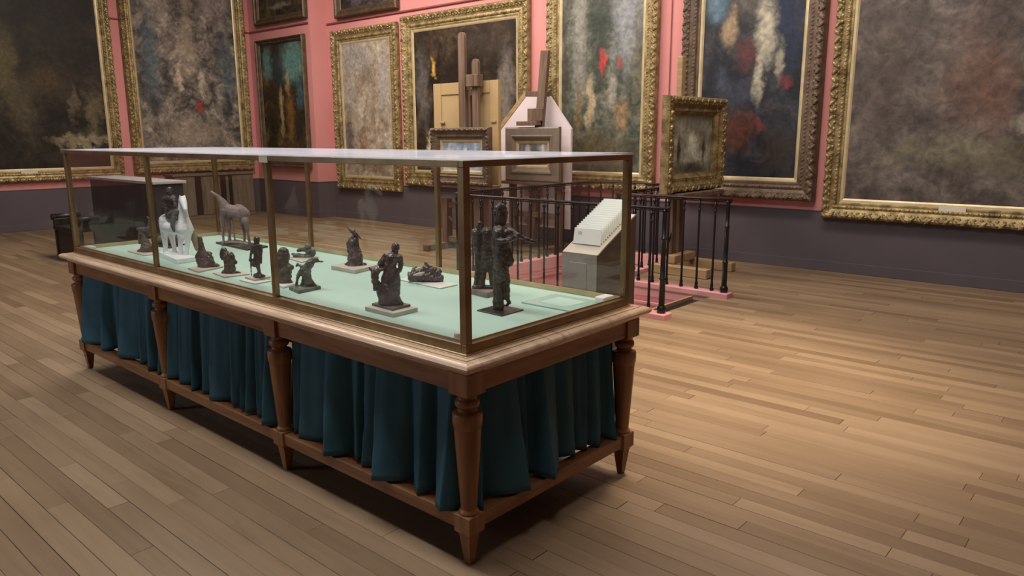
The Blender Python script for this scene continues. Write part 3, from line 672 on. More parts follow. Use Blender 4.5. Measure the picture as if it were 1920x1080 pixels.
# large seated man with bull
k = (6.355, 660, 440)
t, b = statuette('large dark aubergine figure of a man beside a horned beast on pale base', (684.4, 582), (737, 595.5), (783.5, 584), .018, M['stone'])
base_prism('plinth', (697, 572.5), (736, 583.5), (770, 574.5), ZF+.018, .010, M['brownclay'], t)
b = b+Vector((0, 0, .010))
fg = Fig(*k, b)
fg.chain((518, 140, 44), (518, 160, 45), (522, 185, 35)).chain((510, 210, 24), (500, 245, 34)).chain((420, 255, 44), (480, 265, 58), (560, 275, 44)).chain((470, 280, 76), (455, 360, 66), (455, 440, 66)).chain((405, 260, 42), (360, 310, 32), (330, 345, 28), (350, 385, 26), (400, 395, 22)).chain((572, 280, 34), (585, 350, 27), (572, 420, 26), (520, 430, 24))
fg.chain((430, 440, 58), (400, 520, 44), (370, 600, 36), (345, 720, 32), (340, 815, 28)).chain((470, 450, 62), (490, 560, 62), (490, 660, 58), (520, 740, 48), (575, 810, 26)).chain((400, 620, 50), (400, 740, 58), (410, 800, 60)).chain((470, 680, 66), (470, 790, 64)).chain((535, 470, 34), (548, 580, 30), (550, 700, 24)).chain((340, 812, 26), (450, 822, 36), (590, 818, 22))
fg.build('figure', M['wax'], t, .0034, .0026, 70, .028)
Fig(*k, b).chain((300, 430, 40, -.02), (272, 470, 46, -.02), (275, 540, 36, -.02), (280, 620, 28, -.02), (270, 660, 16, -.02)).chain((280, 430, 22, -.02), (225, 415, 14, -.02), (200, 385, 7, -.02)).chain((310, 430, 24, -.02), (365, 410, 18, -.02), (385, 400, 8, -.02)).chain((300, 560, 30), (330, 640, 44), (350, 720, 48)).chain((245, 430, 18), (250, 560, 18), (270, 600, 16)).build('beast', M['wax'], t, .0038, .0042, 62, .028)
# rocky group
t, b = statuette('low craggy dark group like a heap of rocks on thin white plate', (746.5, 525), (825, 542), (858, 535), .006, M['whiteboard'])
fg = Fig(*k, b)
fg.chain((705, 490, 40), (760, 470, 56), (830, 490, 58), (900, 500, 62), (970, 500, 66), (1040, 520, 48)).chain((870, 450, 46), (890, 390, 36), (885, 350, 24), (930, 390, 20)).chain((740, 430, 28), (765, 395, 20)).chain((960, 440, 50), (1030, 450, 40)).chain((700, 530, 30), (830, 560, 36), (950, 580, 36), (1060, 570, 28)).chain((690, 470, 26))
fg.build('figure', M['wax'], t, .004, .008, 75, .006)
for ch in (((775, 415, 20, -.03), (830, 400, 16, -.03), (835, 380, 12, -.03)), ((740, 480, 14, -.05), (820, 470, 22, -.06), (860, 450, 12, -.05))):
    Fig(*k, b).chain(*ch).build('pale_rock', M['stone'], t, .004, .002, 90)
# twin figures
k = (4.69, 880, 370)
t, b = statuette('pair of dark brown standing figures on mauve plinth behind the front corner', (881, 551), (913, 559), (945, 550), .026, M['mauvewax'])
fg = Fig(*k, b)
fg.chain((95, 235, 26), (88, 262, 28), (70, 290, 26)).chain((88, 235, 10), (84, 185, 5)).chain((52, 310, 34), (62, 380, 30), (68, 470, 26), (78, 560, 27), (66, 680, 20), (60, 770, 20)).chain((30, 310, 18), (18, 335, 12)).chain((100, 300, 24), (150, 310, 46), (185, 320, 22))
fg.chain((150, 320, 48), (148, 410, 46), (142, 480, 44), (140, 560, 40), (122, 670, 25), (112, 780, 24)).chain((170, 480, 36), (185, 580, 34), (192, 680, 24), (205, 790, 20)).chain((168, 285, 9), (168, 300, 12)).chain((50, 795, 26), (110, 795, 28), (200, 800, 22))
fg.build('figures', M['bronze'], t, .004, .004, 70, .026)
# standing woman
t, b = statuette('tallest dark statuette, a veiled standing woman stretching out one arm', (894, 583), (941, 593.5), (982, 582), .005, M['steel'])
fg = Fig(*k, b)
fg.chain((285, 95, 42), (292, 140, 48), (288, 190, 46), (275, 220, 32)).chain((240, 90, 18), (228, 130, 22), (245, 200, 24), (235, 225, 18)).chain((283, 245, 30), (282, 280, 44))
fg.chain((250, 290, 46), (320, 295, 44)).chain((282, 300, 66), (288, 370, 60), (290, 430, 62), (287, 500, 66), (287, 600, 62), (285, 700, 56)).chain((320, 310, 36, -.02), (325, 325, 32, -.02)).chain((245, 310, 32, -.02), (246, 320, 28, -.02))
fg.chain((262, 700, 36), (262, 800, 36), (262, 900, 38), (265, 960, 40)).chain((325, 690, 32), (335, 800, 24), (335, 890, 20), (350, 930, 17), (330, 950, 12)).chain((222, 300, 18), (222, 420, 20), (228, 560, 18), (220, 700, 14), (222, 975, 14)).chain((350, 460, 20), (372, 560, 22), (366, 590, 16))
fg.chain((335, 262, 24), (380, 300, 21, -.02), (430, 335, 21, -.05), (500, 370, 16, -.05), (535, 380, 17, -.05), (570, 388, 12, -.05)).chain((250, 380, 22, -.04), (310, 382, 21, -.05), (370, 365, 20, -.06), (430, 335, 20, -.06))
fg.build('figure', M['bronze'], t, .0042, .0035, 60, .005)
Fig(*k, b).chain((268, 62, 18, -.02), (262, 85, 18, -.03), (248, 130, 9, -.035), (236, 180, 6, -.03)).build('veil_highlight', M['brownclay'], t, .004, .001, 90)  # lighter strip on the veil, stands in for the hood's highlight

# flat label sheet and white sensors
a = onz(977, 568, ZF); b2 = onz(1069, 585, ZF); c2 = onz(1131, 568, ZF); cen = (a+c2)/2
t = thing('label_sheet', 'flat pale green label sheet lying at the right end of the case', 'label', (cen.x, cen.y, ZF))
base_prism('sheet', (977, 568), (1069, 585), (1131, 568), ZF, .006, M['glass_label'], t, 1, .001)
base_prism('print', (1010, 566), (1062, 576), (1100, 566), ZF+.0062, .0006, M['label_print'], t, 1, 0)
def sensor(label, u, v, sx, sy, sz, rz):
    p = Vector((u, v, ZF)); bm = bmesh.new(); box(bm, -sx/2, sx/2, -sy/2, sy/2, 0, sz, min(sx, sy, sz)*.28)
    o = obj('climate_sensor', bm, M['white']); o.location = (p.x, p.y, ZF); o.rotation_euler = (0, 0, rz)
    tag(o, label, 'sensor', 'white climate sensors in the glass case'); return o
sensor('white rounded plastic sensor box in the right rear corner of the case', -.062, .972, .055, .09, .034, 0)
sensor('white flat plastic sensor box in the left front corner of the case', -3.735, .062, .10, .05, .025, 0)
bm = bmesh.new(); lathe(bm, [(.017, 0), (.018, .002), (.018, .030), (.016, .034)], 20)
p = onz(860, 640, ZF); o = obj('climate_sensor', bm, M['white']); o.location = (p.x, p.y, ZF)
tag(o, 'small round white plastic puck by the near corner post of the case', 'sensor', 'white climate sensors in the glass case')

# ================================================================== PAINTINGS
def frame_mesh(bm, w, h, fw, prof):
    """profile (t 0..1 from the outer edge, height out of the wall); local x across, z up, -y out"""
    rs = []
    for t_, hh in prof:
        i = t_*fw; x, z = w/2-i, h/2-i
        rs.append([bm.verts.new(q) for q in ((-x, -hh, -z), (x, -hh, -z), (x, -hh, z), (-x, -hh, z))])
    for a, b in zip(rs, rs[1:]):
        for i in range(4): bm.faces.new((a[i], a[(i+1) % 4], b[(i+1) % 4], b[i]))
    for i in range(4): bm.faces.new((rs[-1][i], rs[-1][(i+1) % 4], rs[0][(i+1) % 4], rs[0][i]))
def leaf(bm, c, ax, ln, wd, ht, nrm=Vector((0, -1, 0))):
    """low raised leaf ornament"""
    ax = ax.normalized(); sd = ax.cross(nrm).normalized()
    ringv = [bm.verts.new(c + ax*(ln/2*math.cos(a)) + sd*(wd/2*math.sin(a))) for a in (0, .9, 1.9, math.pi, 4.38, 5.38)]
    top = bm.verts.new(c + nrm*ht + ax*ln*.12)
    mid = [bm.verts.new(c + nrm*ht*.7 + ax*(ln*.32*math.cos(a)) + sd*(wd*.3*math.sin(a))) for a in (0, .9, 1.9, math.pi, 4.38, 5.38)]
    for i in range(6):
        j = (i+1) % 6
        bm.faces.new((ringv[i], ringv[j], mid[j], mid[i])); bm.faces.new((mid[i], mid[j], top))
PROF = [(0, 0), (0, .050), (.05, .075), (.16, .090), (.30, .082), (.42, .060), (.55, .050), (.68, .056), (.76, .050), (.80, .034), (.86, .036), (.93, .034), (1, .022), (1, .012)]
def hgt(prof, t_):
    for (a, ha), (b, hb) in zip(prof, prof[1:]):
        if a <= t_ <= b and b > a: return ha+(hb-ha)*(t_-a)/(b-a)
    return prof[-1][1]
def ornaments(w, h, fw, prof, rows, rnd):
    bm = bmesh.new()
    for t_, sp, ln, wd, ht in rows:
        for side in range(4):
            horiz = side in (0, 2); i = t_*fw; half = (w/2 if horiz else h/2)-i
            n = max(2, int(2*half/sp))
            for k in range(n+1):
                s = -half+2*half*k/n
                off = -1 if side in (0, 3) else 1
                c = Vector((s, -hgt(prof, t_)+.004, off*(h/2-i))) if horiz else Vector((off*(w/2-i), -hgt(prof, t_)+.004, s))
                along = Vector((1, 0, 0)) if horiz else Vector((0, 0, 1)); ac = Vector((0, 0, 1)) if horiz else Vector((1, 0, 0))
                ax = along*math.cos(.7)+ac*math.sin(.7)*(1 if k % 2 else -1)
                leaf(bm, c, ax, ln*rnd.uniform(.85, 1.15), wd*rnd.uniform(.85, 1.15), ht*rnd.uniform(.7, 1.2))
    return bm
def picture(name, label, cat, cx, cz, w, h, fw, wall, stops, blobs, fmat='gold', carve=True, slip=True, seed=0, depth=1.0, plaque=None, scale=2.5, loc=None, rot=0, prof=PROF, group='paintings on the pink walls', orn=.085, slipmat='goldpale'):
    """wall: ('y', Y) faces -Y, ('x', X) faces +X"""
    prof = [(a, b*depth) for a, b in prof]
    if loc is None:
        loc, rot = ((cx, wall[1], cz-h/2), 0) if wall[0] == 'y' else ((wall[1], cx, cz-h/2), math.pi/2)
    t = thing(name, label, cat, loc, rot, group)
    up = Vector((0, 0, h/2))
    bm = bmesh.new(); frame_mesh(bm, w, h, fw, prof); o = obj('frame', bm, M[fmat], t); o.location = up
    if carve:
        rows = [(.17, orn, orn*1.05, orn*.62, .022), (.34, orn*.8, orn*.6, orn*.5, .014), (.68, orn*.55, orn*.5, orn*.34, .012)]
        bm = ornaments(w, h, fw, prof, rows, random.Random(seed)); q = obj('carving', bm, M[fmat], o); q['kind'] = 'stuff'
    iw, ih = w-2*fw, h-2*fw
    if slip:
        bm = bmesh.new(); frame_mesh(bm, iw+.02, ih+.02, .045, [(0, .012), (0, .030*depth), (.6, .026*depth), (1, .016*depth), (1, .010*depth)])
        q = obj('slip', bm, M[slipmat], t); q.location = up
    bm = bmesh.new(); box(bm, -iw/2-.01, iw/2+.01, -.014*depth, -.002, -ih/2-.01, ih/2+.01)
    q = obj('canvas', bm, painting_mat(name+'_paint_%d' % seed, stops, blobs, scale, seed*3.7, w=iw, h=ih), t); q.location = up
    if plaque is not None:
        bm = bmesh.new(); box(bm, -.13, .13, -.006, 0, -.028, .028, .002)
        q = obj('plaque', bm, M['plaque'], t); q.location = up+Vector((plaque, -.040*depth, -ih/2-.022 if slip else -h/2+fw*.4))
    return t
DK = [(.30, rgb(24, 20, 16)), (.45, rgb(52, 43, 32)), (.60, rgb(84, 72, 52)), (.78, rgb(128, 112, 82))]
Yw, Ya, Xw = YB-.022, YN-.022, XL+.022
def ypic(x0, x1, z0, z1, wall): return (x0+x1)/2, (z0+z1)/2, x1-x0, z1-z0
# left wall (local x runs along +Y there)
c, z, w, h = ypic(.6, 4.10, .86, 4.85, Xw)
picture('framed_painting', 'very large dark brown painting at the far left, cut by the picture edge', 'painting', c, z, w, h, .19, ('x', Xw),
        [(.30, rgb(13, 12, 10)), (.48, rgb(31, 27, 21)), (.62, rgb(50, 44, 33)), (.8, rgb(82, 72, 54))],
        [(-.02, .0, .10, .20, (112, 104, 68), .6), (.2, -.08, .12, .10, (92, 74, 46), .5), (.05, -.18, .10, .16, (96, 88, 64), .5), (.33, -.16, .03, .10, (120, 108, 86), .5), (.35, -.36, .22, .035, (150, 138, 110), .75), (.28, .25, .16, .25, (28, 25, 22), .8), (-.1, .3, .2, .2, (64, 68, 70), .5), (.42, -.22, .05, .14, (112, 102, 76), .6)], seed=1, plaque=.15)
c, z, w, h = ypic(4.29, 6.80, .92, 5.1, Xw)
picture('framed_painting', 'tall crowded grey and cream painting hanging in the left corner', 'painting', c, z, w, h, .20, ('x', Xw),
        [(.30, rgb(38, 36, 36)), (.45, rgb(82, 78, 74)), (.58, rgb(132, 122, 112)), (.72, rgb(182, 168, 152))],
        [(-.35, .02, .10, .3, (70, 88, 98), .75), (.38, -.0, .10, .28, (74, 90, 100), .7), (-.28, .35, .2, .14, (150, 142, 132), .8), (.3, .36, .2, .12, (140, 128, 124), .7), (0, .08, .13, .16, (176, 158, 138), .55), (.02, .34, .06, .2, (160, 146, 124), .5), (-.1, -.06, .05, .09, (206, 188, 166), .7), (.12, -.08, .045, .08, (206, 190, 170), .6), (0, -.36, .40, .10, (148, 134, 118), .75), (.08, -.2, .04, .03, (150, 52, 48), .8), (.38, -.22, .06, .09, (40, 42, 46), .8), (-.36, -.22, .07, .08, (46, 46, 48), .8)], seed=2, scale=3.4)
# alcove wall
c, z, w, h = ypic(-12.98, -11.24, 1.0, 3.58, Ya)
picture('framed_painting', 'narrow dark framed painting with blue green sky hanging in the alcove', 'painting', c, z, w, h, .11, ('y', Ya),
        [(.3, rgb(24, 20, 16)), (.5, rgb(58, 44, 28)), (.65, rgb(104, 80, 46)), (.8, rgb(150, 118, 72))],
        [(.28, .34, .36, .22, (98, 138, 132), .95), (-.35, .34, .14, .16, (92, 132, 128), .9), (.4, .05, .12, .12, (70, 98, 110), .8), (-.12, .30, .16, .2, (46, 56, 66), .85), (-.06, -.06, .06, .24, (170, 148, 104), .85), (.12, .2, .05, .16, (176, 156, 112), .6), (.15, -.1, .12, .25, (140, 98, 52), .6), (.32, -.25, .14, .2, (42, 38, 32), .8), (-.3, -.3, .14, .16, (30, 26, 20), .8)], 'darkframe', False, False, seed=3)
c, z, w, h = ypic(-12.95, -11.12, 3.87, 5.2, Ya)
picture('framed_painting', 'dark landscape painting in bronze frame above the narrow alcove painting', 'painting', c, z, w, h, .14, ('y', Ya), DK,
        [(0, -.33, .3, .06, (140, 128, 104), .6), (0, -.2, .4, .12, (58, 58, 48), .6)], 'darkframe', False, False, seed=4, plaque=None)
# back wall
c, z, w, h = ypic(-10.72, -8.88, 3.84, 5.2, Yw)
picture('framed_painting', 'dark violet brown painting in black frame above the pale painting', 'painting', c, z, w, h, .16, ('y', Yw),
        [(.3, rgb(28, 24, 28)), (.5, rgb(56, 48, 52)), (.7, rgb(98, 88, 92))], [(-.1, -.3, .35, .12, (112, 104, 110), .6)], 'darkframe', False, False, seed=5, plaque=0.1)
c, z, w, h = ypic(-10.88, -8.93, .60, 3.62, Yw)
picture('framed_painting', 'pale misty grey painting in wide gilt frame right of the alcove', 'painting', c, z, w, h, .235, ('y', Yw),
        [(.3, rgb(112, 96, 78)), (.45, rgb(150, 134, 116)), (.6, rgb(176, 164, 148)), (.78, rgb(196, 186, 172))],
        [(-.2, .38, .4, .16, (148, 144, 138), .85), (.36, .2, .16, .3, (156, 148, 140), .85), (-.34, .12, .16, .2, (150, 142, 132), .8), (.05, .26, .18, .12, (120, 106, 92), .7), (.06, .1, .10, .14, (172, 160, 142), .6), (-.38, -.2, .12, .22, (70, 62, 60), .8), (-.12, -.3, .14, .14, (126, 84, 60), .7), (.2, -.05, .06, .14, (190, 176, 154), .6), (.3, -.34, .16, .12, (112, 92, 72), .6), (.1, -.40, .4, .08, (104, 84, 58), .6)], seed=6, scale=3)
c, z, w, h = ypic(-8.79, -5.84, .74, 3.68, Yw)
picture('framed_painting', 'large dark interior painting in gilt frame behind the tall wooden easel', 'painting', c, z, w, h, .25, ('y', Yw),
        [(.3, rgb(20, 16, 12)), (.48, rgb(44, 34, 25)), (.64, rgb(72, 58, 44)), (.82, rgb(112, 98, 80))],
        [(-.40, .1, .08, .34, (98, 94, 92), .65), (.40, .02, .09, .34, (122, 114, 106), .75), (-.28, .22, .03, .06, (206, 166, 76), .95), (-.34, -.33, .045, .13, (206, 186, 160), .85), (0, .1, .2, .22, (30, 23, 17), .85), (.2, .36, .25, .1, (64, 54, 44), .6), (.42, -.22, .09, .12, (128, 110, 82), .7)], seed=7)
c, z, w, h = ypic(-5.48, -3.58, .84, 4.5, Yw)
picture('framed_painting', 'tall green grey painting with red patch in gilt frame behind the railing', 'painting', c, z, w, h, .225, ('y', Yw),
        [(.3, rgb(38, 42, 36)), (.45, rgb(70, 74, 64)), (.6, rgb(106, 106, 94)), (.78, rgb(148, 144, 130))],
        [(.3, .2, .22, .3, (138, 142, 146), .85), (-.26, .1, .10, .36, (142, 140, 132), .75), (0, .12, .16, .22, (50, 58, 50), .85), (-.44, .0, .06, .4, (60, 56, 46), .8), (.02, -.01, .05, .07, (176, 56, 56), .95), (.22, -.03, .03, .035, (160, 56, 52), .85), (-.12, -.18, .06, .13, (176, 158, 128), .85), (-.26, -.20, .05, .13, (118, 92, 54), .7), (.15, -.14, .06, .10, (160, 154, 142), .7), (.26, -.24, .11, .07, (150, 122, 90), .8), (.1, .02, .08, .05, (150, 150, 150), .5), (.0, -.40, .5, .09, (92, 82, 56), .8), (.42, .0, .06, .25, (96, 88, 66), .6)], seed=8, scale=3)
c, z, w, h = ypic(-3.19, -1.37, .83, 4.1, Yw)
picture('framed_painting', 'dark blue painting with pale upright form in deep brown carved frame', 'painting', c, z, w, h, .235, ('y', Yw),
        [(.3, rgb(20, 20, 24)), (.48, rgb(36, 38, 46)), (.62, rgb(60, 58, 60)), (.8, rgb(104, 90, 76))],
        [(.32, .2, .18, .3, (34, 44, 66), .9), (-.36, .30, .14, .12, (92, 118, 136), .85), (-.05, .3, .22, .14, (104, 98, 88), .6), (.13, .14, .12, .17, (176, 170, 152), .9), (.09, -.06, .06, .14, (168, 162, 142), .85), (.26, .0, .05, .09, (150, 144, 128), .8), (-.22, .16, .09, .09, (160, 138, 108), .8), (-.04, .06, .12, .09, (92, 54, 54), .85), (-.1, -.12, .2, .08, (56, 58, 72), .8), (.34, -.07, .08, .03, (112, 48, 44), .7), (-.12, -.28, .24, .10, (92, 54, 38), .75), (.12, -.25, .1, .03, (120, 50, 40), .6), (-.28, -.06, .1, .06, (70, 76, 92), .6), (.3, -.36, .2, .12, (52, 44, 36), .8), (-.38, -.05, .1, .12, (30, 32, 42), .8)], 'brownframe', seed=9, depth=1.5, plaque=-.45)
c, z, w, h = ypic(-1.27, 1.9, .65, 3.9, Yw)
picture('framed_painting', 'very large murky grey green painting in gilt frame at the far right', 'painting', c, z, w, h, .20, ('y', Yw),
        [(.3, rgb(54, 48, 46)), (.46, rgb(80, 73, 69)), (.6, rgb(104, 96, 90)), (.78, rgb(130, 122, 114))],
        [(-.2, .40, .4, .14, (120, 122, 124), .8), (-.36, -.0, .12, .3, (82, 72, 66), .7), (-.08, .0, .1, .26, (104, 78, 66), .6), (.02, -.08, .09, .22, (110, 80, 66), .6), (.30, .12, .12, .14, (60, 54, 50), .7), (.22, .02, .035, .14, (208, 204, 194), .85), (.23, .22, .08, .07, (138, 132, 126), .6), (.18, -.20, .12, .05, (156, 150, 136), .7), (.28, -.10, .05, .05, (38, 36, 34), .9), (-.12, -.30, .3, .07, (116, 112, 92), .75), (.2, -.33, .3, .07, (92, 86, 66), .7)], seed=10, scale=2.2, plaque=-.22)

# ================================================================== EASELS
def bar(name, a, b, w, d, mat, parent, up=Vector((0, 1, 0)), bev=.004):
    bm = bmesh.new(); o0 = parent.location; beam(bm, Vector(a)-o0, Vector(b)-o0, w, d, up, bev); return obj(name, bm, mat, parent)
# --- easel 1 : tall studio easel with several masts
EY = 5.75
e1 = thing('studio_easel', 'tall brown studio easel with two round topped masts behind the case', 'easel', (-5.65, EY, 0))
def mast(px, top, zb, wid, y, parent, name='mast', mat=None):
    p = ony(px, top, y); r = wid/2
    bm = bmesh.new(); o0 = parent.location
    pts = [(-r, zb), (r, zb), (r, p.z-r)] + [(r*math.cos(a), p.z-r+r*math.sin(a)) for a in (.5, 1.05, 1.57, 2.1, 2.64)] + [(-r, p.z-r)]
    f = [bm.verts.new((p.x+x-o0.x, y-.022-o0.y, z-o0.z)) for x, z in pts]; g_ = [bm.verts.new((p.x+x-o0.x, y+.022-o0.y, z-o0.z)) for x, z in pts]
    n = len(pts)
    for i in range(n): bm.faces.new((f[i], f[(i+1) % n], g_[(i+1) % n], g_[i]))
    bm.faces.new(f[::-1]); bm.faces.new(g_)
    return obj(name, bm, mat or M['easel'], parent), p
m1, p1 = mast(866, 60, .10, .125, EY, e1)
m2, p2 = mast(892, 110, .10, .115, EY, e1)
m3, p3 = mast(880, 172, .10, .075, EY+.05, e1)
cl = ony(888, 150, EY)
boxo('clamp_block', cl.x-.10-e1.location.x, cl.x+.13-e1.location.x, -.06, .05, cl.z-.09, cl.z+.07, M['easel'], e1, .006)
boxo('crossbar', p1.x-.06-e1.location.x, p2.x+.06-e1.location.x, .03, .06, cl.z-.20, cl.z-.12, M['easel'], e1, .004)
lp = ony(838, 372, EY); rp = ony(907, 360, EY)
for q in (lp, rp):
    boxo('leg', q.x-.055-e1.location.x, q.x+.055-e1.location.x, -.06, .05, .09, q.z, M['easel'], e1, .006)
boxo('crossbar', lp.x-e1.location.x, rp.x-e1.location.x, -.02, .02, lp.z-.13, lp.z-.05, M['easel'], e1, .004)
boxo('picture_ledge', lp.x-.25-e1.location.x, rp.x+.25-e1.location.x, -.16, .06, .90, .94, M['easel'], e1, .004)
for q in (lp, rp):
    boxo('foot_runner', q.x-.05-e1.location.x, q.x+.05-e1.location.x, -.45, .55, 0, .09, M['easel'], e1, .008)
boxo('foot_rail', lp.x-e1.location.x, rp.x-e1.location.x, -.04, .04, .10, .18, M['easel'], e1, .006)
bar('brace', (lp.x, EY-.02, .5), (lp.x+.5, EY+.02, .12), .03, .03, M['easel'], e1)
# beige panel on the back of easel 1
a = ony(815, 158, EY+.12); b2 = ony(938, 290, EY+.12)
t = thing('boarded_screen', 'beige boarded screen standing on the tall easel behind its masts', 'screen', ((a.x+b2.x)/2, EY+.12, .95), .0)
pw_ = b2.x-a.x; ph = a.z-.95
boxo('board', -pw_/2, pw_/2, -.02, .02, 0, ph, M['panel'], t, .003)
for (x0, x1, z0, z1) in ((-pw_/2, -pw_/2+.16, 0, ph), (pw_/2-.16, pw_/2, 0, ph), (-pw_/2+.16, pw_/2-.16, ph-.16, ph), (-pw_/2+.16, pw_/2-.16, 0, .16)):
    boxo('stile', x0+.002, x1-.002, -.032, -.019, z0, z1, M['panel'], t, .003)
for x in (-pw_/2+.17, pw_/2-.10):
    boxo('latch', x-.03, x+.06, -.045, -.03, ph*.6, ph*.6+.035, M['easel_pale'], t, .004)
# framed picture on easel 1
FY = EY-.12
a = ony(811, 240, FY); b2 = ony(921, 240, FY); w = b2.x-a.x; zt = a.z; zb = .945
FP = [(0, 0), (0, .05), (.06, .075), (.2, .08), (.3, .06), (.55, .05), (.7, .055), (.8, .035), (.9, .04), (1, .02), (1, .01)]
picture('easel_picture', 'glazed picture with painted pale blue reflections in brown carved frame on the tall easel', 'picture', 0, 0, w, zt-zb, .17, None,
        [(.3, rgb(98, 112, 138)), (.5, rgb(140, 154, 178)), (.7, rgb(196, 204, 216))],
        [(-.3, .05, .06, .4, (222, 226, 232), .7), (.1, .1, .05, .4, (216, 222, 230), .6), (.35, .0, .06, .35, (226, 228, 232), .7), (.3, -.2, .2, .2, (96, 130, 196), .6), (-.1, -.4, .5, .12, (206, 204, 196), .8)],  # pale streaks paint the sky reflected in the glazing
        'brownframe', True, True, seed=11, loc=((a.x+b2.x)/2, FY+.02, zb), prof=FP, group='pictures standing on easels', orn=.05)
# --- easel 2 : leaning mast with lilac white board
EY2 = 6.55
e2 = thing('studio_easel', 'grey brown easel with one leaning mast in front of lilac white board', 'easel', (-5.05, EY2, 0))
ta = ony(1023, 95, EY2+.03); tb_ = ony(1012, 235, EY2+.02)
dirv = (tb_-ta).normalized(); bot = tb_+dirv*((tb_.z-.10)/-dirv.z)
bar('mast', ta, bot, .135, .06, M['easel'], e2)
cb = ony(1003, 228, EY2-.05)
boxo('clamp_block', cb.x-.10-e2.location.x, cb.x+.16-e2.location.x, -.10, -.035, cb.z+.006, cb.z+.18, M['easel'], e2, .006)
boxo('clamp_arm', cb.x-.26-e2.location.x, cb.x+.12-e2.location.x, -.16, -.06, cb.z-.055, cb.z+.005, M['easel'], e2, .006)
for px_ in (962, 1048):
    q = ony(px_, 335, EY2)
    boxo('leg', q.x-.045-e2.location.x, q.x+.045-e2.location.x, -.04, .04, .08, q.z+.3, M['easel'], e2, .005)
    boxo('foot_runner', q.x-.05-e2.location.x, q.x+.05-e2.location.x, -.40, .45, 0, .08, M['easel'], e2, .008)
q0, q1 = ony(962, 335, EY2), ony(1048, 335, EY2)
boxo('picture_ledge', q0.x-.15-e2.location.x, q1.x+.15-e2.location.x, -.16, -.03, .93, .97, M['easel'], e2, .005)
boxo('crossbar', q0.x-e2.location.x, q1.x-e2.location.x, -.03, .03, .45, .53, M['easel'], e2, .005)
# lilac white board, clipped corners
BY = EY2+.16
t = thing('clipped_board', 'lilac white board with clipped upper corners leaning on the second easel', 'board', (-5.05, BY, .30))
pts = [ony(u, v, BY) for u, v in ((941, 243), (989, 180), (1032, 180), (1072, 241))]
zb = .30
pol = [(pts[0].x, zb), (pts[3].x, zb)] + [(p.x, p.z) for p in (pts[3], pts[2], pts[1], pts[0])]
bm = bmesh.new(); f = [bm.verts.new((x+5.05, -.02, z-.30)) for x, z in pol]; g2 = [bm.verts.new((x+5.05, .02, z-.30)) for x, z in pol]
for i in range(6): bm.faces.new((f[i], f[(i+1) % 6], g2[(i+1) % 6], g2[i]))
bm.faces.new(f[::-1]); bm.faces.new(g2); obj('board', bm, M['lilac'], t)
bm = bmesh.new(); beam(bm, (pts[0].x+5.05-.03, 0, pts[0].z-.30+.02), (pts[1].x+5.05-.02, 0, pts[1].z-.30+.03), .07, .05, Vector((0, 1, 0)), .003); obj('edge_batten', bm, M['easel_pale'], t)
bm = bmesh.new(); beam(bm, (pts[1].x+5.05-.02, 0, pts[1].z-.30+.03), (pts[2].x+5.05, 0, pts[2].z-.30+.03), .07, .05, Vector((0, 1, 0)), .003); obj('edge_batten', bm, M['easel'], t)
FY2 = EY2-.10
a = ony(950, 239, FY2); b2 = ony(1051, 239, FY2); w = b2.x-a.x; zb = .975; zt = a.z
picture('easel_picture', 'small grey and white picture in plain taupe frame on the second easel', 'picture', 0, 0, w, zt-zb, .20, None,
        [(.3, rgb(74, 72, 72)), (.5, rgb(112, 110, 110)), (.7, rgb(170, 168, 168))], [(-.15, .1, .1, .4, (196, 194, 196), .7), (.3, .1, .06, .35, (206, 202, 200), .7), (0, -.3, .5, .2, (84, 82, 80), .6)],
        'greyframe', False, True, seed=12, loc=((a.x+b2.x)/2, FY2+.02, zb), prof=[(0, 0), (0, .05), (.1, .06), (.55, .055), (.6, .07), (.7, .065), (.8, .045), (1, .02), (1, .01)], group='pictures standing on easels')
# --- easel 3 : pale easel with gilt frame at the stair head (picture faces +X)
EX = -2.60
e3 = thing('studio_easel', 'brown wooden easel on heavy pale floor runners beside the stair railing', 'easel', (EX, 6.35, 0))
for yy in (-.40, .24):
    boxo('foot_runner', -.16, .58, yy-.06, yy+.06, 0, .11, M['easel_pale'], e3, .01)
boxo('foot_rail', -.02, .10, -.34, .18, .11, .21, M['easel_pale'], e3, .01)
for yy in (-.14, .02):
    boxo('leg', -.10, -.03, yy-.045, yy+.045, .11, 1.02, M['easel'], e3, .006)
boxo('mast', -.10, -.03, -.10, -.01, .95, 2.52, M['easel_pale'], e3, .01)
boxo('picture_ledge', -.10, .24, -.45, .60, .90, .955, M['easel'], e3, .006)
bar('brace', (EX-.06, 6.35-.35, .12), (EX-.06, 6.35-.10, .62), .03, .03, M['darkwood'], e3)
DEEP = [(0, 0), (0, .07), (.05, .095), (.2, .115), (.36, .105), (.52, .078), (.64, .070), (.76, .078), (.84, .060), (.92, .040), (1, .028), (1, .02)]
picture('easel_picture', 'small greenish white picture in deep ornate gilt frame on the easel by the stairs', 'picture', 0, 0, 1.40, 1.10, .215, None,
        [(.3, rgb(112, 110, 96)), (.5, rgb(158, 158, 142)), (.7, rgb(200, 200, 184))], [(0, -.05, .2, .3, (222, 222, 206), .85), (-.32, -.1, .05, .35, (40, 36, 30), .85), (.32, -.1, .05, .3, (48, 42, 34), .8), (0, -.42, .6, .16, (50, 42, 32), .85), (.05, .35, .3, .14, (128, 132, 122), .7), (.05, -.28, .2, .05, (176, 168, 146), .7)],
        'gold', True, False, seed=13, loc=(EX+.03, 6.42, .958), rot=math.pi/2, prof=DEEP, group='pictures standing on easels', orn=.075)

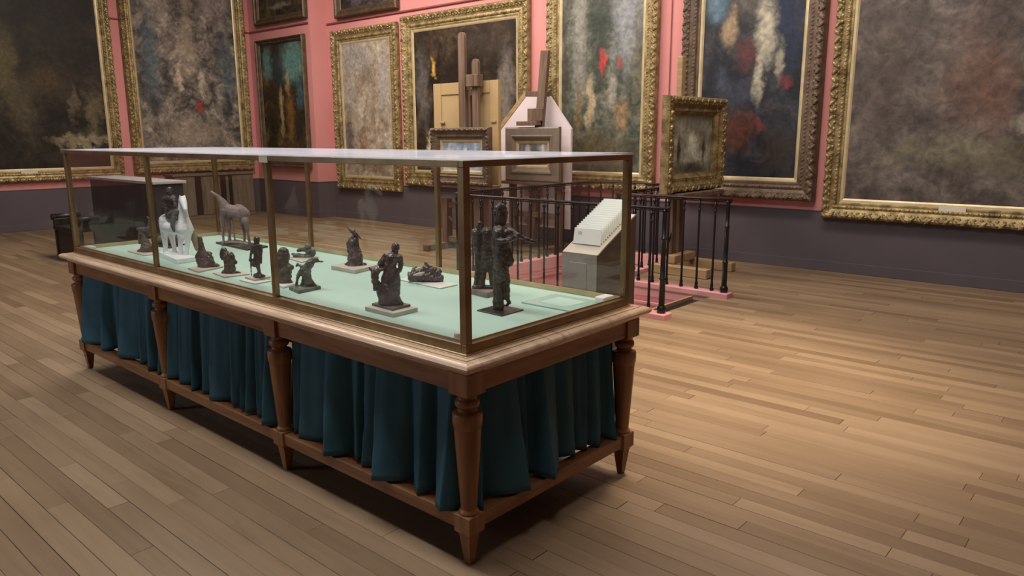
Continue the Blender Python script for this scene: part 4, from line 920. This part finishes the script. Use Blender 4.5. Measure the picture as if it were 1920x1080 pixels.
# ================================================================== INFORMATION SHEET STAND
sx0, sx1, sy0, sy1 = -1.575, -1.245, 2.62, 3.125
zs0, zs1 = .757, 1.018
t = thing('sheet_stand', 'grey lectern cabinet with sloping top holding rows of white sheets', 'cabinet', ((sx0+sx1)/2, sy0, 0))
hw = (sx1-sx0)/2; dp = sy1-sy0
bm = bmesh.new()
pr = [(0, 0), (dp, 0), (dp, zs1), (0, zs0)]
f = [bm.verts.new((-hw, y, z)) for y, z in pr]; g2 = [bm.verts.new((hw-.012, y, z)) for y, z in pr]
for i in range(4): bm.faces.new((f[i], f[(i+1) % 4], g2[(i+1) % 4], g2[i]))
bm.faces.new(f[::-1]); bm.faces.new(g2); obj('body', bm, M['greycab'], t)
bm = bmesh.new()
f = [bm.verts.new((hw-.012, y, z)) for y, z in pr]; g2 = [bm.verts.new((hw, y, z)) for y, z in pr]
for i in range(4): bm.faces.new((f[i], f[(i+1) % 4], g2[(i+1) % 4], g2[i]))
bm.faces.new(f[::-1]); bm.faces.new(g2); obj('side_panel', bm, M['darkcab'], t)
boxo('door', -hw+.07, hw-.10, -.008, .0, .12, zs0-.07, M['greycab'], t, .002)
ns = 15
for i in range(ns):
    k_ = (i+.8)/ns; yy = sy0+.075+(dp-.10)*k_; zz = zs0+(zs1-zs0)*((yy-sy0)/dp)
    bm = bmesh.new(); box(bm, -.125, .125, -.004, .004, 0, .12, .001)
    o = obj('information_sheet', bm, M['paper']); o.location = ((sx0+sx1)/2-.01, yy, zz+.006); o.rotation_euler = (-.16, 0, 0)
    tag(o, 'frontmost white information sheet in the sloping grey stand' if i == 0 else 'rearmost white information sheet in the sloping grey stand' if i == ns-1 else 'white information sheet between the front and rear sheets of the grey stand', 'sheet', 'white information sheets in the sloping stand')
    if i in (0, 3, 6, 10):
        q = boxo('print', -.09+.05*(i % 3), -.05+.05*(i % 3), -.0046, -.004, .07, .095, M['print'], o)

# ================================================================== FURNITURE BEYOND THE CASE
t = thing('storage_cabinet', 'slate blue black cabinet with light grey top seen through the left panes', 'cabinet', (-9.15, 2.58, 0))
boxo('body', -1.05, 1.10, -.19, .19, .05, 1.02, M['slate'], t, .005)
boxo('top', -1.09, 1.14, -.22, .22, 1.02, 1.055, M['lightgrey'], t, .004)
boxo('plinth', -1.02, 1.07, -.16, .16, 0, .05, M['slate'], t)
for i in range(3):
    boxo('door', -1.03+i*.71+.006, -1.03+(i+1)*.71-.006, -.202, -.19, .08, 1.0, M['slate'], t, .003)
t = thing('oak_cabinet', 'grey brown wooden cabinet with dark upright recesses against the left wall', 'cabinet', (-13.0, 5.68, 0))
boxo('carcass', -.20, .20, -.86, .82, .0, .86, M['greybrown'], t, .004)
boxo('top', -.20, .24, -.90, .86, .86, .90, M['greybrown'], t, .004)
for y0, y1 in ((-.45, -.32), (.08, .20), (.26, .34)):
    boxo('dark_recess_panel', .20, .206, y0, y1, .08, .84, M['darkwood'], t)
for y0, y1 in ((-.84, -.47), (-.30, .06), (.36, .80)):
    boxo('door', .20, .215, y0, y1, .08, .84, M['greybrown'], t, .003)
t = thing('wooden_stool', 'low black wooden stool with raised scrolled ends past the left end of the case', 'stool', (-9.33, 1.84, 0))
for x in (-.30, .30):
    for y in (-.14, .14):
        boxo('leg', x-.03, x+.03, y-.03, y+.03, 0, .38, M['darkwood'], t, .004)
boxo('seat', -.34, .34, -.18, .18, .38, .44, M['darkwood'], t, .008)
for x, sg in ((-.32, -1), (.32, 1)):
    boxo('end_panel', x-.03, x+.03, -.17, .17, .44, .53, M['darkwood'], t, .006)
    bm = bmesh.new(); tube(bm, [(x+sg*.03, -.18, .55), (x+sg*.03, .18, .55)], .042, 12); obj('scroll', bm, M['darkwood'], t, True)
boxo('front_rail', -.27, .27, -.16, -.12, .05, .38, M['darkwood'], t, .005)
